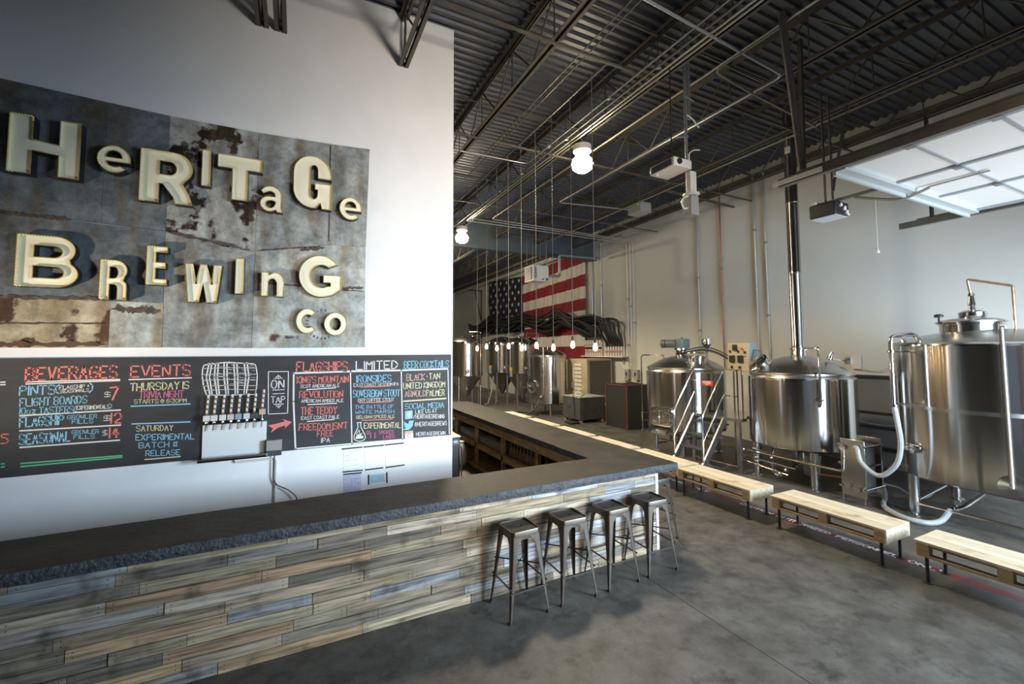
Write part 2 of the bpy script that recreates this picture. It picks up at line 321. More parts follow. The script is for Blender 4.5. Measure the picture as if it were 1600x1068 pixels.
CHALK=[
('BEVERAGES','c',-2.365,2.166,-1.680,2.174,0.125),
('PINTS','b',-2.403,2.025,-2.154,2.028,0.088),
('(','b',-2.145,2.027,-2.119,2.030,0.089),
(')','b',-1.890,2.031,-1.865,2.033,0.092),
('FLAGSHIP &','w',-2.119,2.071,-1.892,2.079,0.036),
('SEASONALS','w',-2.112,2.035,-1.896,2.040,0.030),
('$','w',-1.770,1.978,-1.727,1.979,0.049),
('7','c',-1.728,1.946,-1.661,1.952,0.127),
('FLIGHT BOARDS','b',-2.397,1.917,-1.907,1.924,0.076),
('10oz TASTERS','b',-2.393,1.843,-2.006,1.836,0.062),
('(','b',-2.000,1.842,-1.984,1.844,0.052),
(')','b',-1.729,1.853,-1.710,1.856,0.052),
('EXPERIMENTALS','w',-1.982,1.860,-1.730,1.857,0.038),
('FLAGSHIP','b',-2.390,1.719,-2.078,1.719,0.093),
('GROWLER','b',-2.047,1.768,-1.823,1.767,0.039),
('FILLS','b',-2.010,1.721,-1.850,1.717,0.039),
('$','w',-1.767,1.731,-1.718,1.733,0.051),
('12','c',-1.707,1.701,-1.628,1.702,0.104),
('SEASONAL','b',-2.384,1.550,-2.018,1.550,0.097),
('GROWLER','b',-2.009,1.619,-1.803,1.609,0.037),
('FILLS','b',-1.993,1.569,-1.833,1.560,0.039),
('$','w',-1.770,1.581,-1.735,1.582,0.052),
('14','c',-1.715,1.550,-1.642,1.551,0.106),
('5','c',-2.508,1.573,-2.464,1.572,0.087),
('EVENTS','c',-1.565,2.177,-1.053,2.181,0.115),
('THURSDAY IS','y',-1.564,2.029,-1.059,2.034,0.079),
('TRIVIA NIGHT','p',-1.487,1.947,-1.105,1.942,0.072),
('STARTS @ 6:30PM','y',-1.527,1.896,-1.076,1.882,0.041),
('SATURDAY','y',-1.498,1.603,-1.187,1.585,0.057),
('EXPERIMENTAL','b',-1.501,1.508,-0.991,1.472,0.061),
('BATCH #','b',-1.472,1.422,-1.140,1.405,0.056),
('RELEASE','b',-1.412,1.334,-1.116,1.314,0.056),
('ON','w',-0.253,2.000,-0.122,2.000,0.096),
('TAP','w',-0.252,1.829,-0.107,1.826,0.072),
('FLAGSHIPS','c',0.012,2.195,0.595,2.188,0.116),
("KING'S MOUNTAIN",'c',0.019,2.050,0.611,2.039,0.083),
('SCOT AMERICAN ALE','w',0.061,1.992,0.505,1.988,0.038),
('REVOLUTION','c',0.053,1.870,0.546,1.854,0.083),
('AMERICAN AMBER ALE','w',0.075,1.814,0.554,1.794,0.039),
('THE TEDDY','c',0.071,1.665,0.478,1.652,0.088),
('EAST COAST PALE','w',0.077,1.604,0.510,1.589,0.041),
("FREEDOM ISN'T",'c',0.056,1.477,0.607,1.455,0.079),
('FREE','c',0.258,1.384,0.443,1.378,0.070),
('IPA','w',0.309,1.307,0.403,1.304,0.055),
('LIMITED','w',0.704,2.198,1.231,2.200,0.107),
('IRONSIDES','b',0.713,2.035,1.150,2.033,0.087),
('EAST COAST SESSION IPA','w',0.677,1.981,1.248,1.975,0.040),
('SOVEREIGN STOUT','b',0.674,1.848,1.265,1.832,0.087),
('DRY COFFEE STOUT','w',0.734,1.783,1.190,1.768,0.043),
('THE BATTLE OF','b',0.698,1.696,1.187,1.675,0.045),
('WHITE MARSH','b',0.706,1.634,1.196,1.612,0.041),
('BELGIAN SPICED ALE','y',0.718,1.569,1.201,1.549,0.039),
('EXPERIMENTAL','y',0.814,1.439,1.281,1.409,0.070),
('#','p',0.844,1.357,0.886,1.353,0.049),
('11','p',0.898,1.305,0.952,1.300,0.072),
('SMOKED','p',1.002,1.350,1.194,1.339,0.044),
('LAGER','p',1.057,1.284,1.203,1.276,0.047),
('BEER COCKTAILS','b',1.321,2.201,1.951,2.204,0.095),
('BLACK','n',1.359,2.035,1.606,2.036,0.086),
('+','n',1.620,2.063,1.658,2.062,0.039),
('TAN','y',1.670,2.043,1.825,2.046,0.080),
('UNITED KINGDOM','y',1.316,1.924,1.897,1.927,0.079),
('ARNOLD','n',1.341,1.818,1.621,1.814,0.079),
('PALMER','y',1.634,1.813,1.891,1.811,0.082),
('SOCIAL MEDIA','b',1.341,1.654,1.885,1.641,0.070),
('LIKE US AT','w',1.482,1.583,1.784,1.577,0.048),
('/HERITAGEBREWING','w',1.456,1.518,1.895,1.492,0.052),
('@HERITAGEBREWS','w',1.477,1.411,1.926,1.393,0.053),
('HERITAGEBREWIN','w',1.495,1.281,1.907,1.261,0.047),
]
LINES=[
('w',0.012,[(-2.364,2.154),(-1.655,2.155)]),
('w',0.012,[(-2.363,2.134),(-1.655,2.143)]),
('w',0.014,[(-2.393,1.829),(-1.637,1.835)]),
('w',0.014,[(-2.385,1.683),(-1.630,1.678)]),
('w',0.014,[(-2.377,1.523),(-1.633,1.522)]),
('g',0.014,[(-2.364,1.368),(-1.608,1.360)]),
('g',0.014,[(-2.362,1.338),(-1.607,1.343)]),
('w',0.012,[(-2.538,2.158),(-2.508,2.159)]),
('w',0.012,[(-2.537,2.134),(-2.507,2.135)]),
('g',0.012,[(-2.498,1.380),(-2.478,1.380)]),
('g',0.012,[(-2.496,1.349),(-2.476,1.353)]),
('w',0.013,[(-1.580,2.150),(-1.038,2.152)]),
('b',0.013,[(-1.552,1.868),(-1.041,1.863)]),
('b',0.013,[(-1.538,1.682),(-1.033,1.665)]),
('y',0.011,[(-1.416,1.297),(-1.110,1.295)]),
('w',0.012,[(-0.926,2.291),(-0.709,2.321),(-0.437,2.295),(-0.419,2.270),(-0.403,2.160),(-0.406,2.025),(-0.418,1.938),(-0.667,1.941),(-0.893,1.952),(-0.924,2.058),(-0.940,2.171),(-0.938,2.251),(-0.926,2.291)]),
('w',0.014,[(-0.880,2.310),(-0.901,2.154),(-0.861,1.952)]),
('w',0.014,[(-0.853,2.313),(-0.871,2.153),(-0.839,1.951)]),
('w',0.014,[(-0.819,2.310),(-0.826,2.152),(-0.793,1.950)]),
('w',0.014,[(-0.791,2.313),(-0.796,2.151),(-0.771,1.949)]),
('w',0.014,[(-0.736,2.309),(-0.733,2.150),(-0.706,1.946)]),
('w',0.014,[(-0.709,2.312),(-0.703,2.149),(-0.684,1.945)]),
('w',0.014,[(-0.641,2.309),(-0.630,2.148),(-0.617,1.943)]),
('w',0.014,[(-0.613,2.312),(-0.599,2.147),(-0.594,1.942)]),
('w',0.014,[(-0.539,2.308),(-0.519,2.145),(-0.532,1.939)]),
('w',0.014,[(-0.510,2.311),(-0.487,2.145),(-0.509,1.938)]),
('w',0.005,[(-0.935,2.251),(-0.679,2.258),(-0.409,2.244)]),
('w',0.005,[(-0.939,2.183),(-0.676,2.188),(-0.404,2.173)]),
('w',0.005,[(-0.937,2.119),(-0.674,2.122),(-0.401,2.106)]),
('w',0.005,[(-0.930,2.054),(-0.671,2.056),(-0.405,2.038)]),
('w',0.005,[(-0.918,2.006),(-0.670,2.007),(-0.409,1.988)]),
('w',0.009,[(-0.289,2.200),(-0.076,2.197),(-0.073,1.695),(-0.277,1.699),(-0.289,2.200)]),
('w',0.008,[(-0.241,1.979),(-0.115,1.979)]),
('w',0.008,[(-0.240,1.934),(-0.114,1.935)]),
('w',0.008,[(-0.223,2.118),(-0.140,2.118)]),
('w',0.008,[(-0.221,1.809),(-0.119,1.808)]),
('w',0.008,[(-0.209,2.130),(-0.184,2.155),(-0.157,2.131)]),
('w',0.008,[(-0.183,2.124),(-0.184,2.159)]),
('w',0.008,[(-0.198,1.796),(-0.171,1.764),(-0.146,1.795)]),
('w',0.008,[(-0.172,1.802),(-0.171,1.761)]),
('w',0.022,[(-0.018,2.174),(0.639,2.180),(1.286,2.177),(1.943,2.182)]),
('w',0.018,[(-0.018,2.174),(-0.013,1.832),(0.022,1.258)]),
('w',0.016,[(0.022,1.261),(0.668,1.258),(1.314,1.250),(1.981,1.241)]),
('w',0.014,[(0.634,2.180),(0.668,1.258)]),
('w',0.014,[(1.283,2.177),(1.314,1.250)]),
('w',0.012,[(1.943,2.182),(1.967,1.269)]),
('w',0.011,[(0.130,1.968),(0.463,1.976)]),
('w',0.011,[(0.146,1.784),(0.475,1.781)]),
('w',0.011,[(0.144,1.579),(0.448,1.580)]),
('c',0.011,[(0.767,1.971),(1.144,1.971)]),
('c',0.011,[(0.751,1.770),(1.156,1.762)]),
('c',0.011,[(0.784,1.543),(1.175,1.532)]),
('y',0.018,[(1.319,1.760),(1.916,1.765)]),
('w',0.010,[(0.723,1.519),(0.778,1.519)]),
('w',0.010,[(0.733,1.514),(0.739,1.460),(0.693,1.358),(0.691,1.318),(0.715,1.292),(0.763,1.278),(0.811,1.288),(0.834,1.320),(0.823,1.361),(0.772,1.462),(0.771,1.515)]),
('w',0.030,[(0.721,1.327),(0.796,1.328)]),
('w',0.025,[(0.731,1.354),(0.775,1.358)]),
('w',0.008,[(0.720,1.377),(0.753,1.424),(0.761,1.366),(0.791,1.378)]),
]
arrow =[(-0.280,1.564),(-0.191,1.578),(-0.100,1.599),(-0.129,1.632),(-0.026,1.584),(-0.098,1.517),(-0.096,1.551),(-0.174,1.529),(-0.247,1.474),(-0.225,1.526)]
fb =[(1.341,1.626),(1.443,1.630),(1.445,1.522),(1.343,1.516)]
fb_f =[(1.386,1.522),(1.385,1.568),(1.373,1.568),(1.372,1.586),(1.384,1.586),(1.387,1.606),(1.405,1.614),(1.420,1.614),(1.421,1.595),(1.407,1.593),(1.406,1.584),(1.422,1.583),(1.420,1.565),(1.406,1.566),(1.407,1.524)]
bird =[(1.319,1.388),(1.356,1.396),(1.330,1.421),(1.345,1.426),(1.321,1.455),(1.336,1.457),(1.320,1.492),(1.355,1.465),(1.390,1.450),(1.392,1.483),(1.415,1.498),(1.438,1.489),(1.468,1.493),(1.450,1.467),(1.447,1.423),(1.421,1.388),(1.379,1.370),(1.342,1.373)]
cam_ =[(1.337,1.357),(1.452,1.358),(1.457,1.253),(1.344,1.253)]
cam_top =[(1.337,1.357),(1.452,1.358),(1.453,1.325),(1.338,1.322)]
paper1 =[(0.571,1.191),(0.792,1.197),(0.805,0.900),(0.571,0.909)]
paper2 =[(0.822,1.198),(1.064,1.194),(1.065,0.901),(0.843,0.902)]
paper3 =[(1.087,1.192),(1.327,1.196),(1.342,0.903),(1.102,0.900)]
sched =[(0.576,0.869),(0.788,0.868),(0.794,0.646),(0.582,0.649)]
blue =[(0.902,0.827),(1.091,0.823),(1.093,0.719),(0.905,0.723)]
tapes =[(0.554,1.197),(0.796,1.197),(0.820,1.195),(1.067,1.194),(1.087,1.195),(1.329,1.196),(0.571,0.908),(0.805,0.901),(0.843,0.900),(1.062,0.902),(1.102,0.900),(1.342,0.903),(0.578,0.877),(0.792,0.871),(0.883,0.829),(0.886,0.710),(1.115,0.831),(1.118,0.701)]
# ---------------- setting ----------------
XL,XR,YF,YB,ZD=-7.0,10.9,-2.2,32.0,7.25
struct(MB().box(XL,XR,YF,YB,-.15,0).build('floor',M_floor))
b=MB()
for (x0,y0,x1,y1) in ((3.43,YF,3.43,4.09),(XL,1.3,XR,1.3),(7.6,YF,7.6,14.0),(4.3,9.0,XR,9.0)): b.bar((x0,y0,.0006),(x1,y1,.0006),.007,.0012)
o=struct(b.build('trim_1',mat('floor_joint_filler',(.03,.028,.026),.9)))
# corrugated roof deck: ribs run across the building
p=.1525; b=MB(); prof=[]; y=YF
while y<YB:
    prof+=[(y,ZD),(y+.05,ZD),(y+.065,ZD+.04),(y+.135,ZD+.04)]; y+=p
n=len(prof); vs=[(x,q[0],q[1]) for x in (XL,XR) for q in prof]
b.add(vs,[(i,i+1,n+i+1,n+i) for i in range(n-1)])
b.box(XL,XR,YF,YB,ZD+.06,ZD+.16)
struct(b.build('ceiling',M_deck))
struct(MB().box(XR,XR+.2,YF-.2,YB,0,ZD+.16).build('wall_right',M_tan))
struct(MB().box(XL-.2,XL,YF-.2,YB,0,ZD+.16).build('wall_left',M_dim))
struct(MB().box(XL,XR,YB,YB+.2,0,ZD+.16).build('wall_back',M_tan))
b=MB()
for (x0,x1,z0,z1) in ((XL,-1.6,0,ZD+.1),(-1.6,3.4,0,.35),(-1.6,3.4,2.85,ZD+.1),(3.4,5.6,0,ZD+.1),(5.6,9.5,4.3,ZD+.1),(9.5,XR,0,ZD+.1)): b.box(x0,x1,YF-.2,YF,z0,z1)
struct(b.build('wall_front',M_dim))
struct(MB().box(XL,2.02,6.0,6.2,0,ZD).build('wall_bar',M_white))
# angle along the top of the right wall and roof girder
b=MB(); b.box(XR-.1,XR,YF,YB,7.06,7.085); b.box(XR-.012,XR,YF,YB,6.98,7.085); struct(b.build('trim_2',M_joist))
g=thing('roof_girder','deep blue-grey steel girder spanning the hall above the flag','girder',(4,14.3,6.05))
MB().box(XL,XR,14.28,14.32,6.1,7.0).build('web_plate',M_girder,g)
MB().box(XL,XR,14.17,14.43,6.05,6.09).build('lower_flange',M_girder,g)
MB().box(XL,XR,14.17,14.43,7.0,7.04).build('upper_flange',M_girder,g)
def joist(x,y0,y1,label,group=None,zb=6.45,zt=7.16):
    t=thing('roof_joist',label,'joist',(x,y0,zb),group)
    for nm,z,s in (('bottom_chord',zb,1),('top_chord',zt,-1)):
        m=MB()
        for sx in (-1,1):
            xa,xb=sorted((x+sx*.014,x+sx*.07)); m.box(xa,xb,y0,y1,z,z+.009)
            xa,xb=sorted((x+sx*.014,x+sx*.022)); m.box(xa,xb,y0,y1,z if s>0 else z-.05,z+.06 if s>0 else z)
        m.build(nm,M_joist,t)
    m=MB(); y=y0; k=0; st=.62
    while y<y1-.1:
        ye=min(y+st,y1); m.tube([(x,y,zt-.03 if k%2 else zb+.03),(x,ye,zb+.03 if k%2 else zt-.03)],.014,6)
        if k%2==0: m.tube([(x,ye,zb+.03),(x,ye,zt-.02)],.010,6)
        y=ye; k+=1
    m.build('web',M_joist,t); return t
joist(-.46,YF,5.99,'left one of two steel joists ending high on the white wall above the metal sign')
joist(-.26,YF,5.99,'right one of two steel joists ending high on the white wall above the metal sign')
joist(1.27,YF,5.99,'steel roof joist ending at the white wall near its top right corner')
joist(2.93,YF,14.15,'open web steel roof joist passing just right of the white wall corner')
joist(4.75,YF,14.15,'open web steel roof joist carrying the two glowing high bay lamps')
joist(6.35,YF,14.15,'open web steel roof joist right of the projector pole')
joist(8.08,YF,14.15,'open web steel roof joist running above the brewing tanks')
joist(9.75,YF,14.15,'open web steel roof joist nearest the tan wall')
for i,x in enumerate((2.93,4.75,6.35,8.08,9.75)):
    joist(x,14.45,YB-.1,'open web roof joist in the dark far bay beyond the blue girder','far bay roof joists')
# bridging rods across the joists
for y,lb in ((4.6,'bridging bar across the joists nearest the camera'),(7.4,'bridging bar across the joists above the corner of the bar'),(10.8,'bridging bar across the joists short of the blue girder')):
    m=MB(); m.bar((2.1 if y>6.1 else -1,y,6.42),(XR-.02,y,6.42),.03,.03); m.bar((2.1 if y>6.1 else -1,y,7.13),(XR-.02,y,7.13),.03,.03)
    tag(m.build('bridging_bar',M_joist),'brown steel '+lb,'bracing')
# ---------------- conduit under the roof ----------------
def conduit(pts,r,label,group=None,m=M_emt,rd=.12,name='conduit',cat='conduit',clips=()):
    t=thing(name,label,cat,pts[0],group)
    MB().tube(pts,r,8,round_=rd).build('tube',m,t)
    for c in clips:
        MB().box(c[0]-.03,c[0]+.03,c[1]-.03,c[1]+.03,c[2]-.03,c[2]+.03).build('coupling',M_galv,t)
    return t
zc=6.375
conduit([(4.28,YF+.03,zc),(4.28,7.9,zc),(2.8,7.95,zc)],.014,'steel conduit that bends left towards the white wall corner',clips=[(4.28,7.0,zc),(4.28,5.2,zc)],m=M_galv)
conduit([(4.42,YF+.03,zc),(4.42,13.2,zc)],.016,'straight steel conduit second from left in the ceiling bundle',clips=[(4.42,y,zc) for y in (4.3,6.6,8.4,9.6,10.9)])
conduit([(4.52,YF+.03,zc-.02),(4.52,12.2,zc-.02),(XR-.06,12.3,zc-.02),(XR-.06,12.3,1.62)],.016,'conduit crossing to the tan wall, left drop of the group of three',clips=[(XR-.06,12.3,4.3),(XR-.06,12.3,2.6)],m=M_wallpipe)
conduit([(4.62,YF+.03,zc),(4.62,12.0,zc),(XR-.06,12.14,zc),(XR-.06,12.14,1.45)],.016,'conduit crossing to the tan wall, middle drop of the group of three',clips=[(XR-.06,12.14,4.0)],m=M_wallpipe)
conduit([(5.18,YF+.03,zc),(5.18,11.8,zc),(XR-.06,11.98,zc),(XR-.06,11.98,1.62)],.016,'conduit crossing to the tan wall, right drop of the group of three',clips=[(XR-.06,11.98,3.4)],m=M_wallpipe)
conduit([(3.05,3.42,6.31),(6.1,3.6,6.31),(6.1,9.5,6.31),(8.46,9.4,6.42)],.018,'blue-grey conduit crossing above the projector pole and turning away',m=M_galv)
conduit([(5.05,3.0,6.25),(5.05,3.9,6.25),(5.9,4.0,6.25),(7.9,4.15,6.24)],.016,'short conduit branching right from the ceiling bundle',m=M_emt)
conduit([(3.4,YF+.03,6.5),(3.4,8.8,6.5)],.010,'thin conduit running left of the ceiling bundle',m=M_emt)
conduit([(3.5,YF+.03,6.5),(3.5,9.6,6.5)],.010,'thin conduit running just left of the ceiling bundle',m=M_emt)
conduit([(7.95,YF+.03,6.29),(7.95,13.6,6.29)],.018,'sprinkler pipe running under the joist above the brewing tanks',m=M_emt,name='sprinkler_pipe',cat='pipe')
b=MB(); b.box(8.45,8.85,9.0,9.5,6.28,6.55); t=thing('junction_box','brown-grey junction box hung from the ceiling conduits right of the lamp','junction box',(8.65,9.25,6.28))
b.build('enclosure',M_grey,t); MB().sphere((8.45,9.1,6.5),.05,8).build('knockout',M_galv,t); conduit([(8.65,9.25,6.55),(8.65,9.25,7.2)],.012,'short rod holding the ceiling junction box',name='hanger_rod',cat='rod')
# conduits down the tan wall
xw=XR-.045
conduit([(xw,9.17,7.1),(xw,9.17,2.82),(xw,9.13,2.3)],.028,'large grey conduit down the tan wall behind the stirrer tank',m=M_wallpipe,clips=[(xw,9.17,4.6),(xw,9.17,3.0)])
conduit([(xw,8.36,7.1),(xw,8.36,1.9)],.02,'reddish copper pipe down the tan wall behind the control panel',m=M_copper,name='copper_pipe',cat='pipe',clips=[(xw,8.36,5.0),(xw,8.36,4.75)])
conduit([(xw,7.32,7.1),(xw,7.32,2.3)],.026,'grey conduit down the tan wall, second left of the flue',m=M_wallpipe,clips=[(xw,7.32,5.6)])
conduit([(xw,7.03,7.1),(xw,7.03,2.2)],.026,'grey conduit down the tan wall, next left of the flue',m=M_wallpipe,clips=[(xw,7.03,5.2),(xw,7.03,3.3)])
conduit([(xw,14.45,7.1),(xw,14.45,2.9)],.03,'grey conduit at the right edge of the flag',m=M_wallpipe,clips=[])
conduit([(xw,12.5,6.7),(xw,13.85,6.75),(xw,13.85,3.5)],.02,'grey conduit bending down between the flag and the group of three',clips=[(xw,13.85,5)],m=M_wallpipe)
for yy,lb in ((12.36,'grey electrical box on the tan wall, left of a pair behind the black cabinet'),(11.9,'grey electrical box on the tan wall, right of a pair behind the black cabinet')):
    t=thing('electrical_box',lb,'electrical box',(XR-.08,yy,1.4)); MB().box(XR-.13,XR-.001,yy-.1,yy+.1,1.35,1.72).build('enclosure',M_grey,t,bevel=.006); MB().box(XR-.16,XR-.13,yy-.02,yy+.02,1.5,1.62).build('switch_lever',M_dark,t)
t=thing('wall_outlet','white outlet box on the wall right of the kettle','outlet',(XR-.03,5.12,2.08)); MB().box(XR-.06,XR-.001,5.04,5.20,2.0,2.30).build('plate',M_offw,t,bevel=.005)
conduit([(XR-.03,5.12,2.0),(XR-.05,4.7,1.95),(XR-.05,4.3,2.2),(XR-.05,3.9,2.55)],.008,'thin grey cable looping from the wall outlet',m=M_grey,name='cable',cat='cable')
# ---------------- sign ----------------
sg=thing('metal_sign_board','large patchwork of weathered zinc sheets on the white wall','sign',(-.94,5.98,2.49))
f_s=lambda u,v,d:(u,5.995-d,v)
PAN=[(0,[(-2.75,3.81),(-1.87,3.80),(-1.87,5.12),(-2.75,5.16)],1),(0,[(-1.87,3.80),(-1.325,3.78),(-1.33,5.10),(-1.87,5.12)],1),(0,[(-1.325,3.78),(-.465,3.63),(-.462,5.10),(-1.33,5.10)],2),(0,[(-.465,3.63),(.35,3.80),(.33,5.13),(-.462,5.10)],0),(0,[(.35,3.80),(.80,3.82),(.83,5.16),(.33,5.13)],0),
 (.004,[(-2.75,2.98),(-1.32,2.98),(-1.325,3.78),(-2.75,3.81)],1),(0,[(-2.75,2.49),(-1.76,2.49),(-1.76,2.98),(-2.75,2.98)],4),(.006,[(-1.76,2.49),(-1.315,2.49),(-1.315,2.98),(-1.76,2.98)],3),(.002,[(-1.315,2.49),(-.47,2.48),(-.465,3.63),(-1.325,3.78)],0),(.006,[(-.47,2.48),(.81,2.49),(.80,3.22),(-.467,3.27)],3),(.002,[(-.467,3.27),(.80,3.22),(.80,3.82),(.35,3.80),(-.465,3.63)],3)]
for k,(d,l,mi) in enumerate(PAN):
    cxm=sum(p[0] for p in l)/len(l); czm=sum(p[1] for p in l)/len(l); l2=[(cxm+(p[0]-cxm)*.997,czm+(p[1]-czm)*.997) for p in l]
    MB().poly([l2],f_s,0,.018+d).build('metal_sheet',M_zinc[mi],sg)
def torn(x0,x1,z0,z1,hw,m_,sd):
    q=random.Random(sd); n=26; up=[];dn=[]
    for i in range(n+1):
        s=i/n; z=z0+(z1-z0)*s; e=min(1,8*s+.02,8*(1-s)+.02); up.append((x0+(x1-x0)*s,z+hw*e*q.uniform(.15,1))); dn.append((x0+(x1-x0)*s,z-hw*e*q.uniform(.1,.8)))
    MB().poly([dn+up[::-1]],f_s,.02,.031).build('torn_seam',m_,sg,label='ragged torn strip of tin along a seam')
Mt=mat('torn_dark_tin',(.030,.022,.016),.7,col2=(.14,.10,.07),scale=14,detail=8,nrough=.7); Mt2=mat('torn_bright_tin',(.30,.30,.29),.5,col2=(.10,.08,.06),scale=12,detail=8)
torn(-2.75,-2.1,3.81,3.80,.03,Mt,1); torn(-1.31,-.60,3.77,3.66,.03,Mt,2); torn(-1.0,-.47,3.69,3.63,.014,Mt2,3); torn(-.46,.20,3.645,3.76,.014,Mt,4); torn(.02,.30,3.70,3.76,.035,Mt,5)
torn(-.46,.80,3.27,3.22,.018,Mt,6); torn(.5,.78,3.25,3.27,.03,Mt,7); torn(-1.75,-1.34,2.90,2.89,.06,Mt,8); torn(-2.75,-1.77,2.98,3.0,.035,Mt,9); torn(-2.75,-1.8,2.72,2.74,.012,Mt,10); torn(-2.7,-1.78,2.52,2.52,.04,mat('brown_rust_strip',(.075,.028,.014),.7,col2=(.12,.05,.025),scale=9),11)
MB().box(.337,.352,5.971,5.978,3.85,5.11).build('seam_ridge',Mt,sg)
m=MB()
for x in (-1.87,-1.33,-.465,.34):
    for k in range(14):
        z=2.55+k*.19
        if (x>.3 or x<-1.8) and z<3.85: continue
        m.lathe([(.008,0),(.006,.004),(.0001,.005)],(x+rnd.uniform(.012,.02),5.975,z),6,axis=(0,-1,0))
m.build('rivets',M_galv,sg)
m=MB(); stx=(.29,2.78); rr=.165
for i,ch in enumerate('HERCULES POWDER COMPANY'):
    a=R(165)-R(330)*i/23+R(15)
    for s in strokes(ch)[0]:
        ribbon(m,[(stx[0]+(rr+.026*v/8)*math.cos(a)+.016*(u/6-.5)*math.sin(a),stx[1]+(rr+.026*v/8)*math.sin(a)-.016*(u/6-.5)*math.cos(a)) for (u,v) in s],.005,lambda u,v:(u,5.966,v))
write(m,'1800-2',-.12,2.60,.02,2.60,.03,.006,lambda u,v:(u,5.966,v))
m.build('stencil_print',mat('faded_stencil_ink',(.05,.05,.05),.8),sg,label='faded black stencil print')
def arc(cx,cy,rx,ry,a0,a1,n=18): return [(cx+rx*math.cos(R(a0+(a1-a0)*i/n)),cy+ry*math.sin(R(a0+(a1-a0)*i/n))) for i in range(n+1)]
OUT={
'H':[[(0,0),(.33,0),(.33,.40),(.69,.37),(.69,0),(1,0),(1,1),(.69,1),(.69,.56),(.33,.60),(.33,1),(0,1)]],
'R':[[(0,0),(.36,0),(.36,.36),(.42,.36)]+[(.62,.12),(.66,0),(1.0,0)]+[(.93,.2),(.80,.40)]+arc(.62,.70,.36,.30,-50,90)+[(0,1)],[(.36,.55),(.36,.80),(.54,.80)]+arc(.54,.675,.12,.125,80,-80,10)+[(.54,.55)]],
'r':[[(0,0),(.36,0),(.36,.38),(.50,.38)]+arc(.50,.28,.14,.10,80,0,6)+[(.64,0),(1,0),(1,.30)]+[(.97,.42),(.86,.48)]+arc(.55,.74,.45,.26,-35,90)+[(0,1)],[(.36,.54),(.36,.82),(.52,.82)]+arc(.52,.68,.13,.14,80,-80,8)+[(.52,.54)]],
'I':[[(0,0),(1,0),(1,1),(0,1)]],
'T':[[(.32,0),(.68,0),(.68,.70),(1,.70),(1,1),(0,1),(0,.70),(.32,.70)]],
'E':[[(0,0),(1,0),(1,.16),(.45,.16),(.45,.43),(.92,.43),(.92,.59),(.45,.59),(.45,.84),(1,.84),(1,1),(0,1)]],
'W':[[(.12,0),(.40,0),(.50,.50),(.60,0),(.88,0),(1,1),(.76,1),(.71,.48),(.60,1),(.40,1),(.29,.48),(.24,1),(0,1)]],
'B':[[(0,0),(.55,0)]+arc(.62,.27,.38,.27,-90,48,14)+arc(.60,.73,.34,.27,-42,90,14)+[(0,1)],[(.28,.18),(.28,.40),(.62,.40)]+arc(.62,.29,.14,.11,80,-80,8)+[(.62,.18)],[(.28,.58),(.28,.80),(.58,.80)]+arc(.58,.69,.14,.11,80,-80,8)+[(.58,.58)]],
'n':[[(0,0),(.31,0),(.31,.50)]+arc(.49,.50,.18,.22,180,0,10)+[(.67,0),(1,0),(1,.62)]+arc(.62,.62,.38,.36,0,110,10)+[(.34,.88),(.31,.98),(0,.98)]],
'G':[arc(.5,.5,.5,.5,38,270,26)+[(.60,.005),(.80,.06),(.99,.20),(.99,.54),(.55,.54),(.55,.35),(.72,.35),(.72,.27)]+arc(.52,.5,.24,.27,-60,-310,22)],
'g':[[(1,.58),(1,.66)]+arc(.5,.66,.5,.34,0,180,16)+arc(.5,.34,.5,.34,180,282,10)+[(.70,.10),(.74,0),(1,0),(1,.49),(.55,.49),(.55,.36),(.62,.36)]+arc(.53,.28,.09,.10,0,-180,8)+[(.44,.72)]+arc(.53,.72,.09,.10,180,0,8)+[(.62,.58)]],
'C':[arc(.52,.5,.52,.5,42,318,30)+arc(.55,.5,.24,.26,312,48,24)],
'o':[arc(.5,.5,.5,.5,0,356,32),arc(.5,.5,.21,.26,0,356,24)],
'e':[arc(.5,.5,.5,.5,0,318,30)+[(.70,.26)]+arc(.52,.42,.24,.20,-40,-180,10)+[(.27,.40),(1,.40)],[(.27,.56)]+arc(.5,.58,.23,.23,170,10,10)+[(.73,.56)]],
'a':[[(.02,.80)]+[(.20,.95)]+arc(.47,.66,.48,.34,100,0,12)+[(.95,.12),(1,.08),(1,0),(.75,0),(.68,.08)]+arc(.40,.30,.40,.30,-55,-270,16)+[(.65,.60)]+arc(.44,.66,.20,.13,0,110,8)+[(.14,.68)],[(.66,.40),(.52,.44)]+arc(.44,.29,.18,.14,90,350,12)+[(.66,.30)]],
}
def inset(loop,d):
    n=len(loop); A=sum(loop[i][0]*loop[(i+1)%n][1]-loop[(i+1)%n][0]*loop[i][1] for i in range(n)); s=1 if A>0 else -1; out=[]
    for i in range(n):
        p0,p1,p2=Vector(loop[i-1]),Vector(loop[i]),Vector(loop[(i+1)%n]); e1=(p1-p0); e2=(p2-p1)
        if e1.length<1e-6 or e2.length<1e-6: out.append(tuple(p1)); continue
        e1.normalize(); e2.normalize(); n1=Vector((-e1.y,e1.x))*s; n2=Vector((-e2.y,e2.x))*s; m=n1+n2
        if m.length<.3: m=n1*1.0
        k=d/max(.35,m.length_squared/2); out.append(tuple(p1+m*k/ (1 if m.length>1e-6 else 1)))
    return out
ORD=['first, widest','second, small','third','fourth, narrow','fifth','sixth, small','seventh','last, small','first','second','third','fourth','fifth, narrow','sixth, small','last, largest','left','right']
